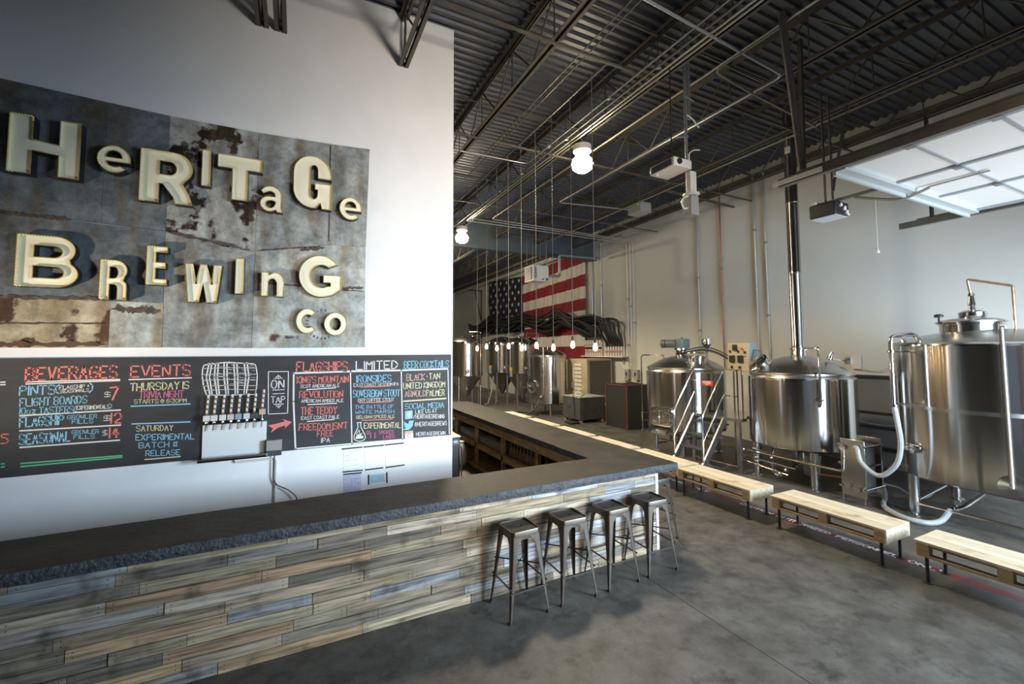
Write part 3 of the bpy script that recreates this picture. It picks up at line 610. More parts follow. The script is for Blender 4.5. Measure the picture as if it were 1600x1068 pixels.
for k,(ch,x0,x1,z0,z1) in enumerate(LETTERS):
    sh={8:'B',9:'r',6:'g',14:'G'}.get(k,ch)
    row='upper row' if k<8 else ('second row' if k<15 else 'bottom row of two')
    up=ch.upper()
    t=thing('marquee_letter','cream letter %s, %s of the %s on the sign'%(up,ORD[k],row),'sign letter',((x0+x1)/2,5.97,z0),'marquee letters on the metal sign')
    loops=[[(x0+(x1-x0)*p[0],z0+(z1-z0)*p[1]) for p in l] for l in OUT[sh]]
    D=.10 if k>1 else .115; y0=5.97
    f=lambda u,v,d:(u,y0-d,v)
    m=MB(); [m.wall(l,f,0,D) for l in loops]; m.build('side_shell',M_dark,t)
    big=(x1-x0)>.3 or (z1-z0)>.4; rec=.036 if k in (0,2,8) else (.028 if big else .012)
    ins=[inset(l,.008 if i==0 else .008) for i,l in enumerate(loops)]
    # holes inset outwards from the hole
    for i in range(1,len(loops)): ins[i]=inset(loops[i],-.008)
    m=MB()
    for l,q in zip(loops,ins):
        n=len(l); vv=[f(p[0],p[1],D) for p in l]+[f(p[0],p[1],D) for p in q]; m.add(vv,[(i,(i+1)%n,n+(i+1)%n,n+i) for i in range(n)])
    m.build('rim',M_rim,t)
    m=MB(); [m.wall(q,f,D-rec,D) for q in ins]; m.poly(ins,f,0,D-rec,sides=False); m.build('face',M_cream,t)
    if k in (0,1,2,8,9,10):
        m=MB()
        for l in ins[:1]:
            for a,bb in zip(l,l[1:]+l[:1]):
                A=Vector(a); Bv=Vector(bb); L=(Bv-A).length; c=len(range(0,max(1,int(L/.022))))
                for j in range(c):
                    p=A+(Bv-A)*((j+.5)/c)
                    if p.x<(x0+x1)/2+.1*(x1-x0) and (p.x<x0+.12*(x1-x0) or p.y>z1-.08*(z1-z0)): m.sphere((p.x,y0-D+.004,p.y),.0105,6)
        m.build('bulb_strip',M_bead,t)
# ---------------- chalkboard ----------------
cb=thing('chalkboard','long black chalkboard menu with coloured chalk lettering below the metal sign','chalkboard',(-.8,5.98,1.25))
MB().box(-3.6,1.99,5.975,5.999,1.245,2.385).build('board_panel',M_board,cb)
yc=5.9735; fc=lambda u,v:(u,yc,v)
for (s,c,x0,z0,x1,z1,h) in CHALK:
    m=MB(); write(m,s,x0,z0,x1,z1,h,max(.006,h*.13),fc,.022); m.build('chalk_writing',CH[c],cb,label=CHN[c]+' chalk lettering')
for c,wd,pts in LINES:
    m=MB(); ribbon(m,pts,wd,fc); m.build('chalk_line',CH[c],cb,label=CHN[c]+' chalk line')
fp=lambda e:(lambda u,v,d:(u,yc-e-d,v))
MB().poly([arrow],fp(0),0,.0006).build('chalk_drawing',CH['c'],cb,label='coral chalk arrow')
MB().poly([fb],fp(0),0,.0006).build('chalk_drawing',CH['b'],cb,label='pale blue chalk square'); MB().poly([fb_f],fp(.0008),0,.0006).build('chalk_drawing',CH['w'],cb,label='white chalk letter f')
MB().poly([bird],fp(0),0,.0006).build('chalk_drawing',CH['b'],cb,label='pale blue chalk bird')
MB().poly([cam_],fp(0),0,.0006).build('chalk_drawing',CH['w'],cb,label='white chalk camera'); MB().poly([cam_top],fp(.0008),0,.0006).build('chalk_drawing',CH['n'],cb,label='tan chalk camera top')
m=MB(); m.lathe([(.016,0),(.028,0)],(1.397,yc-.002,1.295),16,axis=(0,-1,0),cap=False); m.build('chalk_drawing',CH['n'],cb,label='tan chalk camera lens')
m=MB()
for k in range(46):
    x=rnd.uniform(-.84,-.46); z=rnd.uniform(2.05,2.31); L=rnd.uniform(.03,.07)
    ribbon(m,[(x,z),(x+L,z+rnd.uniform(-.004,.004))],.003,fc)
m.build('chalk_drawing',CH['w'],cb,label='white chalk wood grain of the barrel')
# ---------------- beer taps ----------------
bs=thing('tap_backsplash','white steel backsplash with drip tray under the row of beer taps','backsplash',(-.6,5.96,1.22))
MB().box(-.915,-.29,5.945,5.974,1.255,1.62).build('splash_panel',mat('white_steel_panel',(.74,.76,.74),.3),bs,bevel=.004)
m=MB(); m.box(-.93,-.27,5.80,5.974,1.235,1.255); m.box(-.93,-.27,5.80,5.806,1.235,1.275); m.build('drip_tray',M_steel2,bs,bevel=.003)
cx=(-.87,-.80,-.72,-.645,-.57,-.49,-.415,-.335)
BL=[M_offw,M_offw,M_offw,mat('pinkish_tap_tag',(.62,.50,.48),.5),mat('blue_tap_tag',(.25,.36,.42),.5),mat('pale_blue_tap_tag',(.55,.64,.66),.5),M_dgrey,mat('tan_tap_tag',(.55,.42,.33),.5)]
NM=['first from the left','second from the left','third from the left','fourth, pinkish tag,','fifth, blue tag,','sixth, pale blue tag,','seventh, dark tag,','eighth and tallest']
for k,x in enumerate(cx):
    dz=.04 if k==7 else 0
    t=thing('beer_tap','beer tap with stacked white and brass handle, %s in the row'%NM[k],'beer tap',(x,5.95,1.6),'beer taps in a row')
    m=MB(); m.cyl((x,5.97,1.64),(x,5.87,1.64),.014,10); m.tube([(x,5.90,1.64),(x-.002,5.875,1.625),(x-.004,5.865,1.565)],.009,8); m.sphere((x,5.885,1.655),.018,8); m.build('faucet',M_chrome,t)
    MB().box(x-.032,x+.032,5.858,5.885,1.672+dz,1.736+dz).build('tag_block',BL[k],t,bevel=.004)
    m=MB(); m.cyl((x,5.876,1.65),(x,5.876,1.74+dz),.006,8)
    for j in range(4): 
        z=1.74+dz+j*.055; m.lathe([(.005,0),(.019,.004),(.019,.012),(.008,.018)],(x+.004*j,5.876-.004*j,z),10)
        m.sphere((x+.004*j-.012,5.866-.004*j,z+.012),.007,6)
    m.build('handle_bands',M_bronze,t)
    m=MB()
    for j in range(4):
        z=1.758+dz+j*.055; m.lathe([(.008,0),(.013,.003),(.011,.037),(.006,.038)],(x+.004*j,5.876-.004*j,z),10)
    m.build('handle_grip',M_offw,t)
t=thing('tap_control_box','grey steel box at the right end of the tap backsplash','control box',(-.2,5.95,1.22)); MB().box(-.285,-.125,5.86,5.974,1.285,1.405).build('box_cover',M_grey,t,bevel=.004); MB().box(-.285,-.125,5.86,5.974,1.225,1.283).build('box_base',M_dgrey,t,bevel=.004)
conduit([(-.60,5.985,1.235),(-.60,5.97,1.17),(-.18,5.97,1.17),(-.18,5.97,.02)],.010,'white drain pipe bent below the taps and down the white wall',m=M_offw,name='drain_pipe',cat='pipe',rd=.03)
conduit([(-.20,5.95,1.225),(-.20,5.95,1.10),(-.21,5.96,.95),(-.17,5.95,.86),(-.05,5.93,.80),(.05,5.93,.70),(.06,5.93,.03)],.007,'grey cord hanging from the tap control box',m=M_dgrey,name='power_cord',cat='cord',rd=.05)
# papers taped to the wall
ink=mat('pale_grey_ink',(.52,.52,.60),.8); ink2=mat('violet_blue_ink',(.30,.32,.55),.8)
# ruled grids
def grid(loop,name,label,m,ink,nr,nc):
    t=thing(name,label,'paper',(loop[0][0],5.995,min(p[1] for p in loop))); MB().poly([loop],lambda u,v,d:(u,5.9985-d,v),0,.0015).build('sheet',m,t)
    q=MB(); x0,x1=loop[0][0]+.01,loop[1][0]-.01; z1,z0=loop[0][1]-.02,loop[3][1]+.01
    for i in range(nr):
        z=z0+(z1-z0)*i/(nr-1)
        for j in range(nc):
            if rnd.random()<.75: ribbon(q,[(x0+(x1-x0)*(j+.1)/nc,z),(x0+(x1-x0)*(j+rnd.uniform(.5,.9))/nc,z)],.006,lambda a,c:(a,5.9965,c))
    q.build('print',ink,t)
grid(paper1,'paper_sheet','white paper with faint print taped to the white wall, leftmost of three',M_paper,ink,5,2)
grid(paper2,'paper_sheet','blank-looking white paper taped to the white wall, middle of three',M_paper,mat('faint_ink',(.72,.72,.75),.8),4,1)
grid(paper3,'paper_sheet','faintly printed white paper taped to the white wall, rightmost of three',M_paper,mat('fainter_ink',(.70,.70,.74),.8),6,1)
grid(sched,'schedule_sheet','lavender schedule sheet taped below the leftmost white paper',mat('lavender_paper',(.62,.63,.80),.8),ink2,11,5)
grid(blue,'notice_sheet','small pale blue notice between two upright black tape strips',mat('pale_blue_paper',(.42,.62,.70),.8),mat('teal_ink',(.32,.52,.60),.8),7,4)
TL=['black tape strip along the top of the leftmost white paper','black tape strip along the top of the middle white paper','black tape strip along the top of the rightmost white paper','black tape strip along the bottom of the leftmost white paper','black tape strip along the bottom of the middle white paper','black tape strip along the bottom of the rightmost white paper','black tape strip along the top of the lavender schedule','upright black tape strip left of the blue notice','upright black tape strip right of the blue notice']
for i in range(9):
    m=MB(); ribbon(m,[tapes[2*i],tapes[2*i+1]],.017,lambda a,c:(a,5.9955,c)); tag(m.build('tape_strip',M_black),TL[i],'tape','black tape strips on the white wall')
# ---------------- bar ----------------
bar=thing('bar_counter','long L-shaped bar with dark rough-edged top and reclaimed plank front','bar',(1.5,4.6,0))
ZT=1.05; L_=[(-3.2,3.97),(4.24,3.97),(4.24,11.3),(3.40,11.3),(3.40,4.66),(-3.2,4.66)]
def dens(l,st=.12,j=.006):
    o=[]
    for a,b in zip(l,l[1:]+l[:1]):
        A=Vector(a);B=Vector(b); n=max(1,int((B-A).length/st))
        for i in range(n):
            p=A+(B-A)*i/n; q=j if i else 0; o.append((p.x+rnd.uniform(-q,q),p.y+rnd.uniform(-q,q)))
    return o
LD=dens(L_); m=MB(); m.poly([LD],lambda u,v,d:(u,v,d),ZT-.004,ZT,sides=False)
m.cm=1
n=len(LD); rows=[]
for zz,off in ((ZT,0),(ZT-.02,.004),(ZT-.045,.006),(ZT-.085,-.004)):
    rows.append([(p[0],p[1]-(off+rnd.uniform(-.004,.004) if zz<ZT and abs(p[1]-3.97)<.02 else 0),zz+(rnd.uniform(-.006,.006) if ZT-.08<zz<ZT else 0)) for p in LD])
for a,b2 in zip(rows[:-1],rows[1:]): m.add(a+b2,[(i,(i+1)%n,n+(i+1)%n,n+i) for i in range(n)])
m.poly([LD],lambda u,v,d:(u,v,d),ZT-.09,ZT-.085,sides=False)
m.build('counter_top',[M_slab,M_slabedge],bar)
TON=[hexc(x) for x in ('94846f','8b7f6d','9c8972','a3876a','84796a','aa9a80','8f897f','94928f','6a6155','a68b69','b1a28e','7d7365','97886f','a5957a','90846f','9d8f75','6b6255','88898a')]
m=MB(); zh=ZT-.085; nr=11; rh=zh/nr
for r in range(nr):
    x=-3.2+rnd.uniform(-.6,0)
    while x<4.0:
        L=rnd.uniform(.38,1.05); x1=min(x+L,4.0); x0=max(x,-3.2)
        if x1-x0>.05:
            c=rnd.choice(TON); 
            if x0>1.9 and rnd.random()<.6: c=rnd.choice([hexc('aaa6a0'),hexc('b4b0a8'),hexc('a6a8aa'),hexc('a89c88')])  # whiter planks towards the right, daylight put into their colour
            m.ct=jit(c,.12); d=rnd.uniform(0,.012)
            m.box(x0+.002,x1-.002,4.095-d,4.13,r*rh+.002,(r+1)*rh-.003)
            m.ct=(.05,.045,.04)
            if x1-x0>.3:
                for xx in (x0+.04,x1-.04):
                    for dz in (.3,.7): m.lathe([(.0045,0),(.0001,.001)],(xx,4.0949-d,(r+dz)*rh),6,axis=(0,-1,0))
        x=x1 if x1>=4.0 else x+L
m.build('plank_cladding',M_plank,bar)
m=MB()
for r in range(nr):
    y=4.14
    while y<11.2:
        L=rnd.uniform(.5,1.2); y1=min(y+L,11.2); m.ct=jit(rnd.choice(TON),.12); m.box(3.95,3.995,y+.002,y1-.002,r*rh+.002,(r+1)*rh-.003); y=y1
m.build('end_cladding',M_plank,bar)
MB().box(3.985,4.025,4.085,4.135,0,zh).build('corner_post',mat('white_painted_post',(.62,.60,.57),.6),bar)
MB().box(-3.2,3.4,4.55,4.60,0,zh).build('back_panel',M_shelfwood,bar)
MB().box(3.90,3.945,4.6,11.2,0,zh).build('inner_panel',M_blkpanel,bar)
for k,y in enumerate((4.75,6.08,7.38,8.70,10.0,11.2)):
    MB().box(3.44,3.50,y-.035,y+.035,0,zh-.13).build('shelf_post',M_shelfwood,bar)
m=MB(); y=4.6
while y<11.25:
    y1=min(y+1.31,11.25); m.box(3.43,3.47,y,y1-.004,zh-.14,zh); y=y1
m.build('top_rail',M_shelfwood,bar)
MB().box(3.44,3.48,4.6,11.25,.40,.50).build('shelf_rail',M_shelfwood,bar)
MB().box(3.46,3.90,4.6,11.2,.49,.515).build('shelf_board',M_shelfwood,bar)
MB().box(3.40,3.90,4.6,11.2,.0,.06).build('bottom_board',M_shelfwood,bar)
# glasses on the shelf
def glass_proto():
    m=MB(); m.lathe([(.0001,.004),(.032,.004),(.036,.012),(.037,.10),(.033,.118),(.036,.122),(.036,.138),(.033,.138),(.030,.12),(.034,.10),(.033,.014),(.0001,.014)],(0,0,0),12,cap=False)
    o=m.build('glass_jar',M_glass); return tag(o,'x','glass')
gp=glass_proto(); first=True
def put(proto,first,loc,label,group):
    if first: o=proto; o['label']=label; o['group']=group
    else: o=copy_tree(proto,label=label,group=group)
    o.location=loc; return o
for bay,(y0,y1) in enumerate(((7.46,8.62),(8.78,9.92),(10.08,11.1))):
    lb=('clear glass jar in the shelf bay of jars nearest the camera','clear glass jar in the shelf bay behind the first bay of jars','clear glass jar in the farthest shelf bay by the white wall')[bay]
    for i in range(int((y1-y0)/.088)):
        for j in range(3):
            put(gp,first,(3.53+j*.086,y0+.05+i*.088,.5155),lb,'glass jars, shelf bay %s'%('one','two','three')[bay]); first=False
m=MB(); m.lathe([(.0001,0),(.05,0),(.055,.02),(.055,.14),(.03,.19),(.017,.21),(.017,.25),(.021,.255),(.021,.265),(.0001,.265)],(0,0,0),14); gb=tag(m.build('growler_bottle',M_brownglass),'x','bottle')
m=MB(); m.lathe([(.022,.263),(.022,.285),(.0001,.287)],(0,0,0),10,cap=False); cp=m.build('cap',M_grey,gb); first=True
for i in range(9):
    for j in range(2):
        put(gb,first,(3.56+j*.13,6.2+i*.125,.5155),'dark glass jug on the bar shelf, in the bay nearest the bar corner','dark jugs on the bar shelf'); first=False
# black fridge with thermostat behind the end of the white wall
t=thing('bar_fridge','black upright bar fridge with a small display beside the white wall end','fridge',(1.9,6.7,0))
MB().box(1.5,2.26,6.35,6.95,.04,1.13).build('cabinet',M_blkpanel,t,bevel=.008)
MB().box(1.5,2.27,6.34,6.96,1.13,1.145).build('lid',M_steel2,t); MB().box(2.14,2.24,6.335,6.35,1.02,1.10).build('display',M_dgrey,t); MB().box(2.155,2.215,6.33,6.336,1.05,1.085).build('screen',M_panelblue,t)
m=MB(); m.tube([(2.27,6.33,.25),(2.27,6.31,.30),(2.27,6.31,.95),(2.27,6.33,1.0)],.012,8); m.build('handle',M_chrome,t)
t=thing('cleaning_cloth','crumpled white cloth on the bar beside the black fridge','cloth',(2.06,4.72,1.05)) if False else None
t=thing('white_bag','white plastic bag standing on the floor inside the bar shelving','bag',(3.2,8.95,0)); m=MB()
m.lathe([(.10,.002),(.13,.05),(.14,.22),(.11,.38),(.07,.46),(.09,.50)],(3.2,8.95,0),12); m.build('sack',M_offw,t)
# ---------------- stools ----------------
def stool():
    t=thing('bar_stool','x','stool',(0,0,0),'gunmetal bar stools at the bar')
    H_=.765; a=.152
    m=MB(); rr=.035
    def rs(h,r,n=5): return [(cx*(h-r)+r*math.cos(R(a0+90*i/n)),cy*(h-r)+r*math.sin(R(a0+90*i/n))) for (cx,cy,a0) in ((1,1,0),(-1,1,90),(-1,-1,180),(1,-1,270)) for i in range(n+1)]
    slot=[(-.035,-.012),(-.035,.012),(.035,.012),(.035,-.012)]
    m.poly([rs(a-.012,.03),slot],lambda u,v,d:(u,v,d),H_-.03,H_-.012); m.build('seat',M_gunseat,t)
    m=MB(); o_=rs(a,.04); i_=rs(a-.012,.03); n=len(o_)
    vs=[(p[0],p[1],H_-.05) for p in o_]+[(p[0],p[1],H_-.006) for p in o_]+[(p[0]*.985,p[1]*.985,H_) for p in o_]+[(p[0],p[1],H_-.001) for p in i_]+[(p[0],p[1],H_-.014) for p in i_]
    m.add(vs,[(k*n+i,k*n+(i+1)%n,(k+1)*n+(i+1)%n,(k+1)*n+i) for k in range(4) for i in range(n)],True); m.build('seat_rim',M_gun,t)
    for sx in (-1,1):
        for sy in (-1,1):
            m=MB(); cols=[]
            N=9
            for i in range(N+1):
                q=i/N; z=.012+(H_-.052)*q; c=.212-(.212-a+.002)*q**.92; wd=.016+.052*q+(.055*max(0,(q-.86)/.14)**2)
                r_=min(.022,wd*.4)
                pts=[(c-wd,c)]+[(c-r_+r_*math.sin(R(k*22.5)),c-r_+r_*math.cos(R(k*22.5))) for k in range(5)]+[(c,c-wd)]
                cols.append([(sx*x,sy*y,z) for x,y in pts])
            k=len(cols[0]); vs=[p for c in cols for p in c]
            inn=[(p[0]*.985-sx*.0015,p[1]*.985-sy*.0015,p[2]) for p in vs]
            m.add(vs,[(i*k+j,i*k+j+1,(i+1)*k+j+1,(i+1)*k+j) for i in range(N) for j in range(k-1)],True)
            m.add(inn,[(i*k+j,i*k+j+1,(i+1)*k+j+1,(i+1)*k+j) for i in range(N) for j in range(k-1)],True)
            lg=m.build('leg',M_gun,t)
            MB().box(sx*.2-.014,sx*.2+.014,sy*.2-.014,sy*.2+.014,0,.022).build('foot',M_black,lg)
    for s in (-1,1):
        c=.192; m=MB(); m.box(-c,c,s*c-.004,s*c+.004,.245,.259) if True else None; m.build('foot_rail',M_gun,t)
        m=MB(); m.box(s*c-.004,s*c+.004,-c,c,.285,.299); m.build('foot_rail',M_gun,t)
    m=MB(); m.bar((-.175,-.175,.42),(.175,.175,.42),.004,.012); m.bar((-.175,.175,.435),(.175,-.175,.435),.004,.012); m.build('cross_brace',M_gun,t)
    for s in (-1,1):
        for ax in (0,1):
            m=MB(); q=a-.002
            l=[(-q+.04,H_-.05),(q-.04,H_-.05),(q-.06,H_-.09),(q-.1,H_-.076),(-q+.1,H_-.076),(-q+.06,H_-.09)]
            m.poly([l],(lambda u,v,d:(u,s*q-s*d,v)) if ax==0 else (lambda u,v,d:(s*q-s*d,u,v)),0,.003); m.build('apron',M_gun,t)
    return t
st0=stool()
SL=['gunmetal metal bar stool farthest left, standing alone at the plank front','second gunmetal bar stool from the left at the plank front','third gunmetal bar stool from the left at the plank front','gunmetal bar stool at the plank front nearest the bar corner','gunmetal bar stool tucked round the corner behind the bar end']
for i,(x,y,a) in enumerate(((1.96,3.82,2),(2.53,3.835,-1),(3.09,3.845,1),(3.655,3.855,-2),(4.27,4.42,3))):
    o=st0 if i==0 else copy_tree(st0)
    o.location=(x,y,0); o.rotation_euler=(0,0,R(a)); o['label']=SL[i]
# ---------------- pallet benches ----------------
PC=[hexc(x) for x in ('d0c4ac','c9bb9f','d6cab4','c4b497','cec0a6')]
def bench():
    t=thing('pallet_bench','x','bench',(0,0,0),'pale pallet benches along the floor tape')
    LY=.642; w=.265; zt=.43
    x=-w
    m=MB()
    for k in range(5):
        m.ct=jit(rnd.choice(PC),.08); m.box(x+.0015,x+2*w/5-.0015,-LY,LY,zt-.022,zt); x+=2*w/5
    m.build('seat_deck',M_pallet,t)
    for sx in (-1,1):
        for y in (-LY+.05,0,LY-.05):
            m=MB(); m.ct=jit((.38,.28,.17),.1); xx=sx*(w-.045); m.box(xx-.045,xx+.045,y-.05,y+.05,zt-.135,zt-.0225); m.build('block',M_pallet,t)
        m=MB(); m.ct=jit((.36,.27,.17),.1); xa,xb=sorted((sx*w,sx*(w-.09))); m.box(xa,xb,-LY,LY,zt-.155,zt-.136); m.build('bottom_board',M_pallet,t)
        m=MB(); m.ct=jit((.40,.30,.19),.1); xa,xb=sorted((sx*(w-.02),sx*(w-.09))); m.box(xa,xb,-LY,LY,zt-.05,zt-.0225); m.build('stringer_board',M_pallet,t)
    for s in (-1,1):
        m=MB(); m.ct=jit(PC[0],.06); ya,yb=sorted((s*LY,s*(LY+.018))); m.box(-w,w,ya,yb,zt-.155,zt); m.build('end_board',M_pallet,t)
    for sx in (-1,1):
        for sy in (-1,1):
            m=MB(); X,Y=sx*(w-.06),sy*(LY-.06); m.cyl((X,Y,.006),(X,Y,zt-.156),.016,10); l=m.build('leg',M_dark,t)
            m=MB(); m.lathe([(.045,0),(.045,.006),(.02,.009),(.019,.025)],(X,Y,0),12); m.build('floor_flange',mat('rusty_flange',(.10,.06,.045),.6) if False else M_dark,l)
    return t
b0=bench()
BL_=['pale pallet bench cut by the right edge, nearest the camera','pale pallet bench second from the right, in front of the heat exchanger','pale pallet bench just right of the bar corner, in front of the stair platform']
bpos=[(6.17,1.68),(6.17,3.24),(6.10,4.81),(6.16,6.19),(6.14,7.63),(6.14,9.13),(6.14,10.68),(6.14,12.27)]
BL_+=['pale pallet bench whose end shows beyond the bar corner','pale pallet bench showing over the bar edge beyond the corner one','pale pallet bench showing over the middle of the side bar edge','pale pallet bench showing over the bar edge, next to last','pale pallet bench showing over the far end of the bar edge']
for i,(x,y) in enumerate(bpos):
    o=b0 if i==0 else copy_tree(b0)
    o.location=(x,y,0); o['label']=BL_[i]
# floor tape with printed warning
t=thing('floor_tape','red floor tape with white warning words, running under the benches','floor tape',(6.38,5,0))
MB().box(6.325,6.435,-2.1,13.5,0,.0012).build('tape_band',M_redtape,t)
for yy in (4.72,7.45,1.9-.0,):
    pass
def tapetext(words):
    f=lambda u,v:(6.38+v,-u,.0018)
    for s,y0,y1 in words: m=MB(); write(m,s,-y0,-.036,-y1,-.036,.076,.019,f,0); m.build('warning_text',M_whitetape,t)
tapetext([('CAUTION',4.70,4.20),('AUTHORIZED',4.11,3.41),('PERSONNEL',3.33,2.68),('ONLY',2.58,2.26)])
tapetext([('CAUTION',7.55,7.05),('AUTHORIZED',6.96,6.40),('PERSONNEL',6.32,5.80),('ONLY',5.66,5.32)])
# ---------------- tanks ----------------
M_grey2=mat('shaded_wall_grey',(.13,.13,.135),.6)
def polar(c,r,deg,z): return (c[0]+r*math.cos(R(deg)),c[1]+r*math.sin(R(deg)),z)
def tclamp(m,p,ax,r=.035):
    m.lathe([(r*.8,-.02),(r,-.012),(r,.012),(r*.8,.02)],p,12,axis=ax)
def legs(t,c,rad,degs,ztop,r,mat_=M_steel2):
    for d in degs:
        x,y,_=polar(c,rad,d,0); m=MB(); m.cyl((x,y,.05),(x,y,ztop),r,14); l=m.build('leg',mat_,t)
        m=MB(); m.lathe([(r*1.5,0),(r*1.5,.012),(r*.7,.02),(r*.7,.055)],(x,y,0),14); m.build('foot',M_steel2,l)
def shell(t,c,R_,z0,z1,seam=None,lip=True):
    pr=[(R_*.9,z0-.035),(R_*.985,z0-.005),(R_,z0+.012),(R_,z0+.03)]
    if seam: pr+=[(R_,seam-.036),(R_,seam-.032),(R_*.993,seam-.030),(R_*.993,seam-.026),(R_*.993,seam+.026),(R_*.993,seam+.030),(R_,seam+.032),(R_,seam+.036)]
    pr+=[(R_,z1-.035),(R_,z1-.02),(R_*.995,z1)]
    m=MB(); m.lathe(pr,(c[0],c[1],0),96); return m.build('tank_shell',M_steel,t)
def dome(t,c,R_,z1,h,rim=.10):
    pr=[(R_*.99,z1),(R_*.955,z1+.004),(R_*.945,z1+.02),(R_*.962,z1+.035),(R_*.978,z1+.06),(R_*.976,z1+.085),(R_*.955,z1+.11),(R_*.93,z1+rim+.02)]
    for i in range(1,9):
        q=i/8; pr.append((R_*.93*(1-q)+.0005,z1+rim+.02+h*(1-(1-q)**1.9)))
    m=MB(); m.lathe(pr,(c[0],c[1],0),72,cap=False); return m.build('domed_lid',M_steel2,t)
# mash tun with stirrer motor
c=(8.5,7.65); t=thing('mash_tun','stainless mash tank with a teal stirrer motor on its lid, behind the stair platform','tank',(c[0],c[1],0))
shell(t,c,.9,.58,1.92); dome(t,c,.9,1.92,.27); legs(t,c,.72,(145,215,35,-35),.56,.05)
m=MB(); m.lathe([(.15,2.18),(.15,2.26),(.13,2.30),(.13,2.42),(.17,2.43),(.17,2.47)],(8.5,7.75,0),20); m.build('motor_neck',M_chrome,t)
m=MB(); m.box(8.40,8.68,7.63,7.87,2.47,2.70); g=m.build('gearbox',M_teal,t,bevel=.02)
m=MB(); m.lathe([(.04,2.70),(.04,2.73),(.0001,2.735)],(8.55,7.75,0),10); m.build('gearbox_cap',M_chrome,g)
m=MB(); m.lathe([(.09,0),(.10,.03),(.10,.24),(.085,.25),(.105,.26),(.105,.34),(.07,.36)],(8.43,7.85,2.58),18,axis=(-.55,.84,0)); m.build('motor',M_dgrey,t)
m=MB(); cc=(8.35,7.15); m.lathe([(.20,2.10),(.20,2.24),(.215,2.245),(.215,2.27),(.17,2.285),(.0001,2.30)],(cc[0],cc[1],0),28); mw=m.build('manway',M_chrome,t)
m=MB(); m.tube([(cc[0]+.23*math.cos(k*PI/10),cc[1]+.23*math.sin(k*PI/10),2.36) for k in range(20)],.012,8,closed=True)
for k in range(4): m.tube([(cc[0],cc[1],2.31),(cc[0]+.23*math.cos(k*PI/2),cc[1]+.23*math.sin(k*PI/2),2.36)],.010,6)
m.build('hand_wheel',M_chrome,mw)
m=MB(); h=(8.83,7.27); m.lathe([(.030,2.18),(.030,2.36),(.045,2.37),(.035,2.40),(.035,2.46),(.12,2.56),(.125,2.68),(.118,2.68),(.11,2.57),(.0001,2.5)],(h[0],h[1],0),22,cap=False); m.build('hopper',M_chrome,t)
m=MB(); 
for k,(dz,dx) in enumerate(((0,0),(.05,.03),(-.03,-.02))): m.tube([(h[0]-.5,h[1]+.3,2.35+dz),(h[0]-.15,h[1]+.1,2.44+dz),(h[0],h[1],2.44+dz),(h[0]-.1,h[1]-.35,2.38+dz),(8.6,6.48,2.22+dz)],.013,8,round_=.2)
m.build('cable_bundle',M_black,t)
m=MB(); m.tube([(7.93,8.53,.36),(7.93,8.53,2.30),(8.25,8.07,2.30),(8.25,8.07,2.12)],.017,10,round_=.08); q=m.build('overflow_pipe',M_chrome,t)
m=MB(); tclamp(m,(7.93,8.53,.40),(0,0,1)); tclamp(m,(7.93,8.53,.85),(0,0,1)); m.cyl((7.93,8.53,.85),(8.0,8.35,.85),.01,8); m.cyl((7.93,8.53,.66),(8.0,8.35,.66),.01,8); m.build('clamp',M_chrome,q)
m=MB(); m.tube([(8.22,7.05,2.1),(8.22,7.05,2.2)],.02,8); m.sphere((8.22,7.05,2.22),.025,8); m.sphere((8.05,7.8,2.19),.03,8); m.cyl((8.05,7.8,2.05),(8.05,7.8,2.18),.022,8); m.build('lid_fittings',M_chrome,t)
# side hatch with chute, facing -x
d=Vector((-.985,-.17,0)).normalized(); hc=Vector((8.5,7.65,.90))+d*.90; sx=Vector((0,0,1)).cross(d).normalized()
F=lambda u,v,w_:tuple(hc+sx*u+Vector((0,0,v))+d*w_)
def rr(w_,h_,r,n=4): return [(cx*(w_-r)+r*math.cos(R(a0+90*i/n)),cy*(h_-r)+r*math.sin(R(a0+90*i/n))) for (cx,cy,a0) in ((1,1,0),(-1,1,90),(-1,-1,180),(1,-1,270)) for i in range(n+1)]
m=MB(); m.poly([rr(.27,.21,.07)],F,-.16,.11); hd=m.build('hatch_frame',M_chrome,t)
m=MB(); m.poly([rr(.235,.175,.06)],F,.11,.13); dm=m.build('hatch_door',M_steel2,hd)
m=MB()
for v in (-.1,.1): m.tube([F(-.30,v,.10),F(-.2,v,.16),F(0,v*1.3,.18),F(.2,v,.16),F(.30,v,.10)],.012,8)
m.tube([F(0,-.13,.18),F(0,.13,.18)],.014,8); m.sphere(F(0,0,.19),.03,8); m.tube([F(.30,.0,.09),F(.42,.0,.09),F(.46,-.1,.10)],.012,8); m.build('hatch_bars',M_chrome,dm)
m=MB(); l=[(-.27,-.22),(.27,-.22),(.24,-.42),(-.24,-.42)]
m.add([F(-.25,-.20,-.06),F(.25,-.20,-.06),F(.25,-.20,.0),F(-.25,-.20,.0),F(-.20,-.38,.22),F(.20,-.38,.22),F(.20,-.42,.22),F(-.20,-.42,.22),F(-.27,-.16,.10),F(.27,-.16,.10),F(.24,-.30,.28),F(-.24,-.30,.28)],[(0,1,5,4),(1,9,10,5),(0,4,11,8),(0,3,2,1)])
m.build('chute',M_steel2,t)
m=MB()
for (a,b2) in (((7.93,8.06,.28),(7.93,7.24,.28)),((7.93,7.3,.40),(8.6,7.0,.40)),((8.0,7.6,.42),(8.6,7.5,.42)),((7.93,8.06,.16),(9.1,8.06,.16))): m.cyl(a,b2,.02,8)
for p in ((7.97,7.65,.36),(8.05,7.5,.42),(7.95,7.4,.34)): tclamp(m,p,(0,1,0),.05); m.sphere((p[0],p[1],p[2]+.05),.03,8)
m.build('under_piping',M_chrome,t)
tt=thing('warning_sign','small red authorised personnel sign hanging on the chain before the mash tank','sign',(7.66,6.5,1.66))
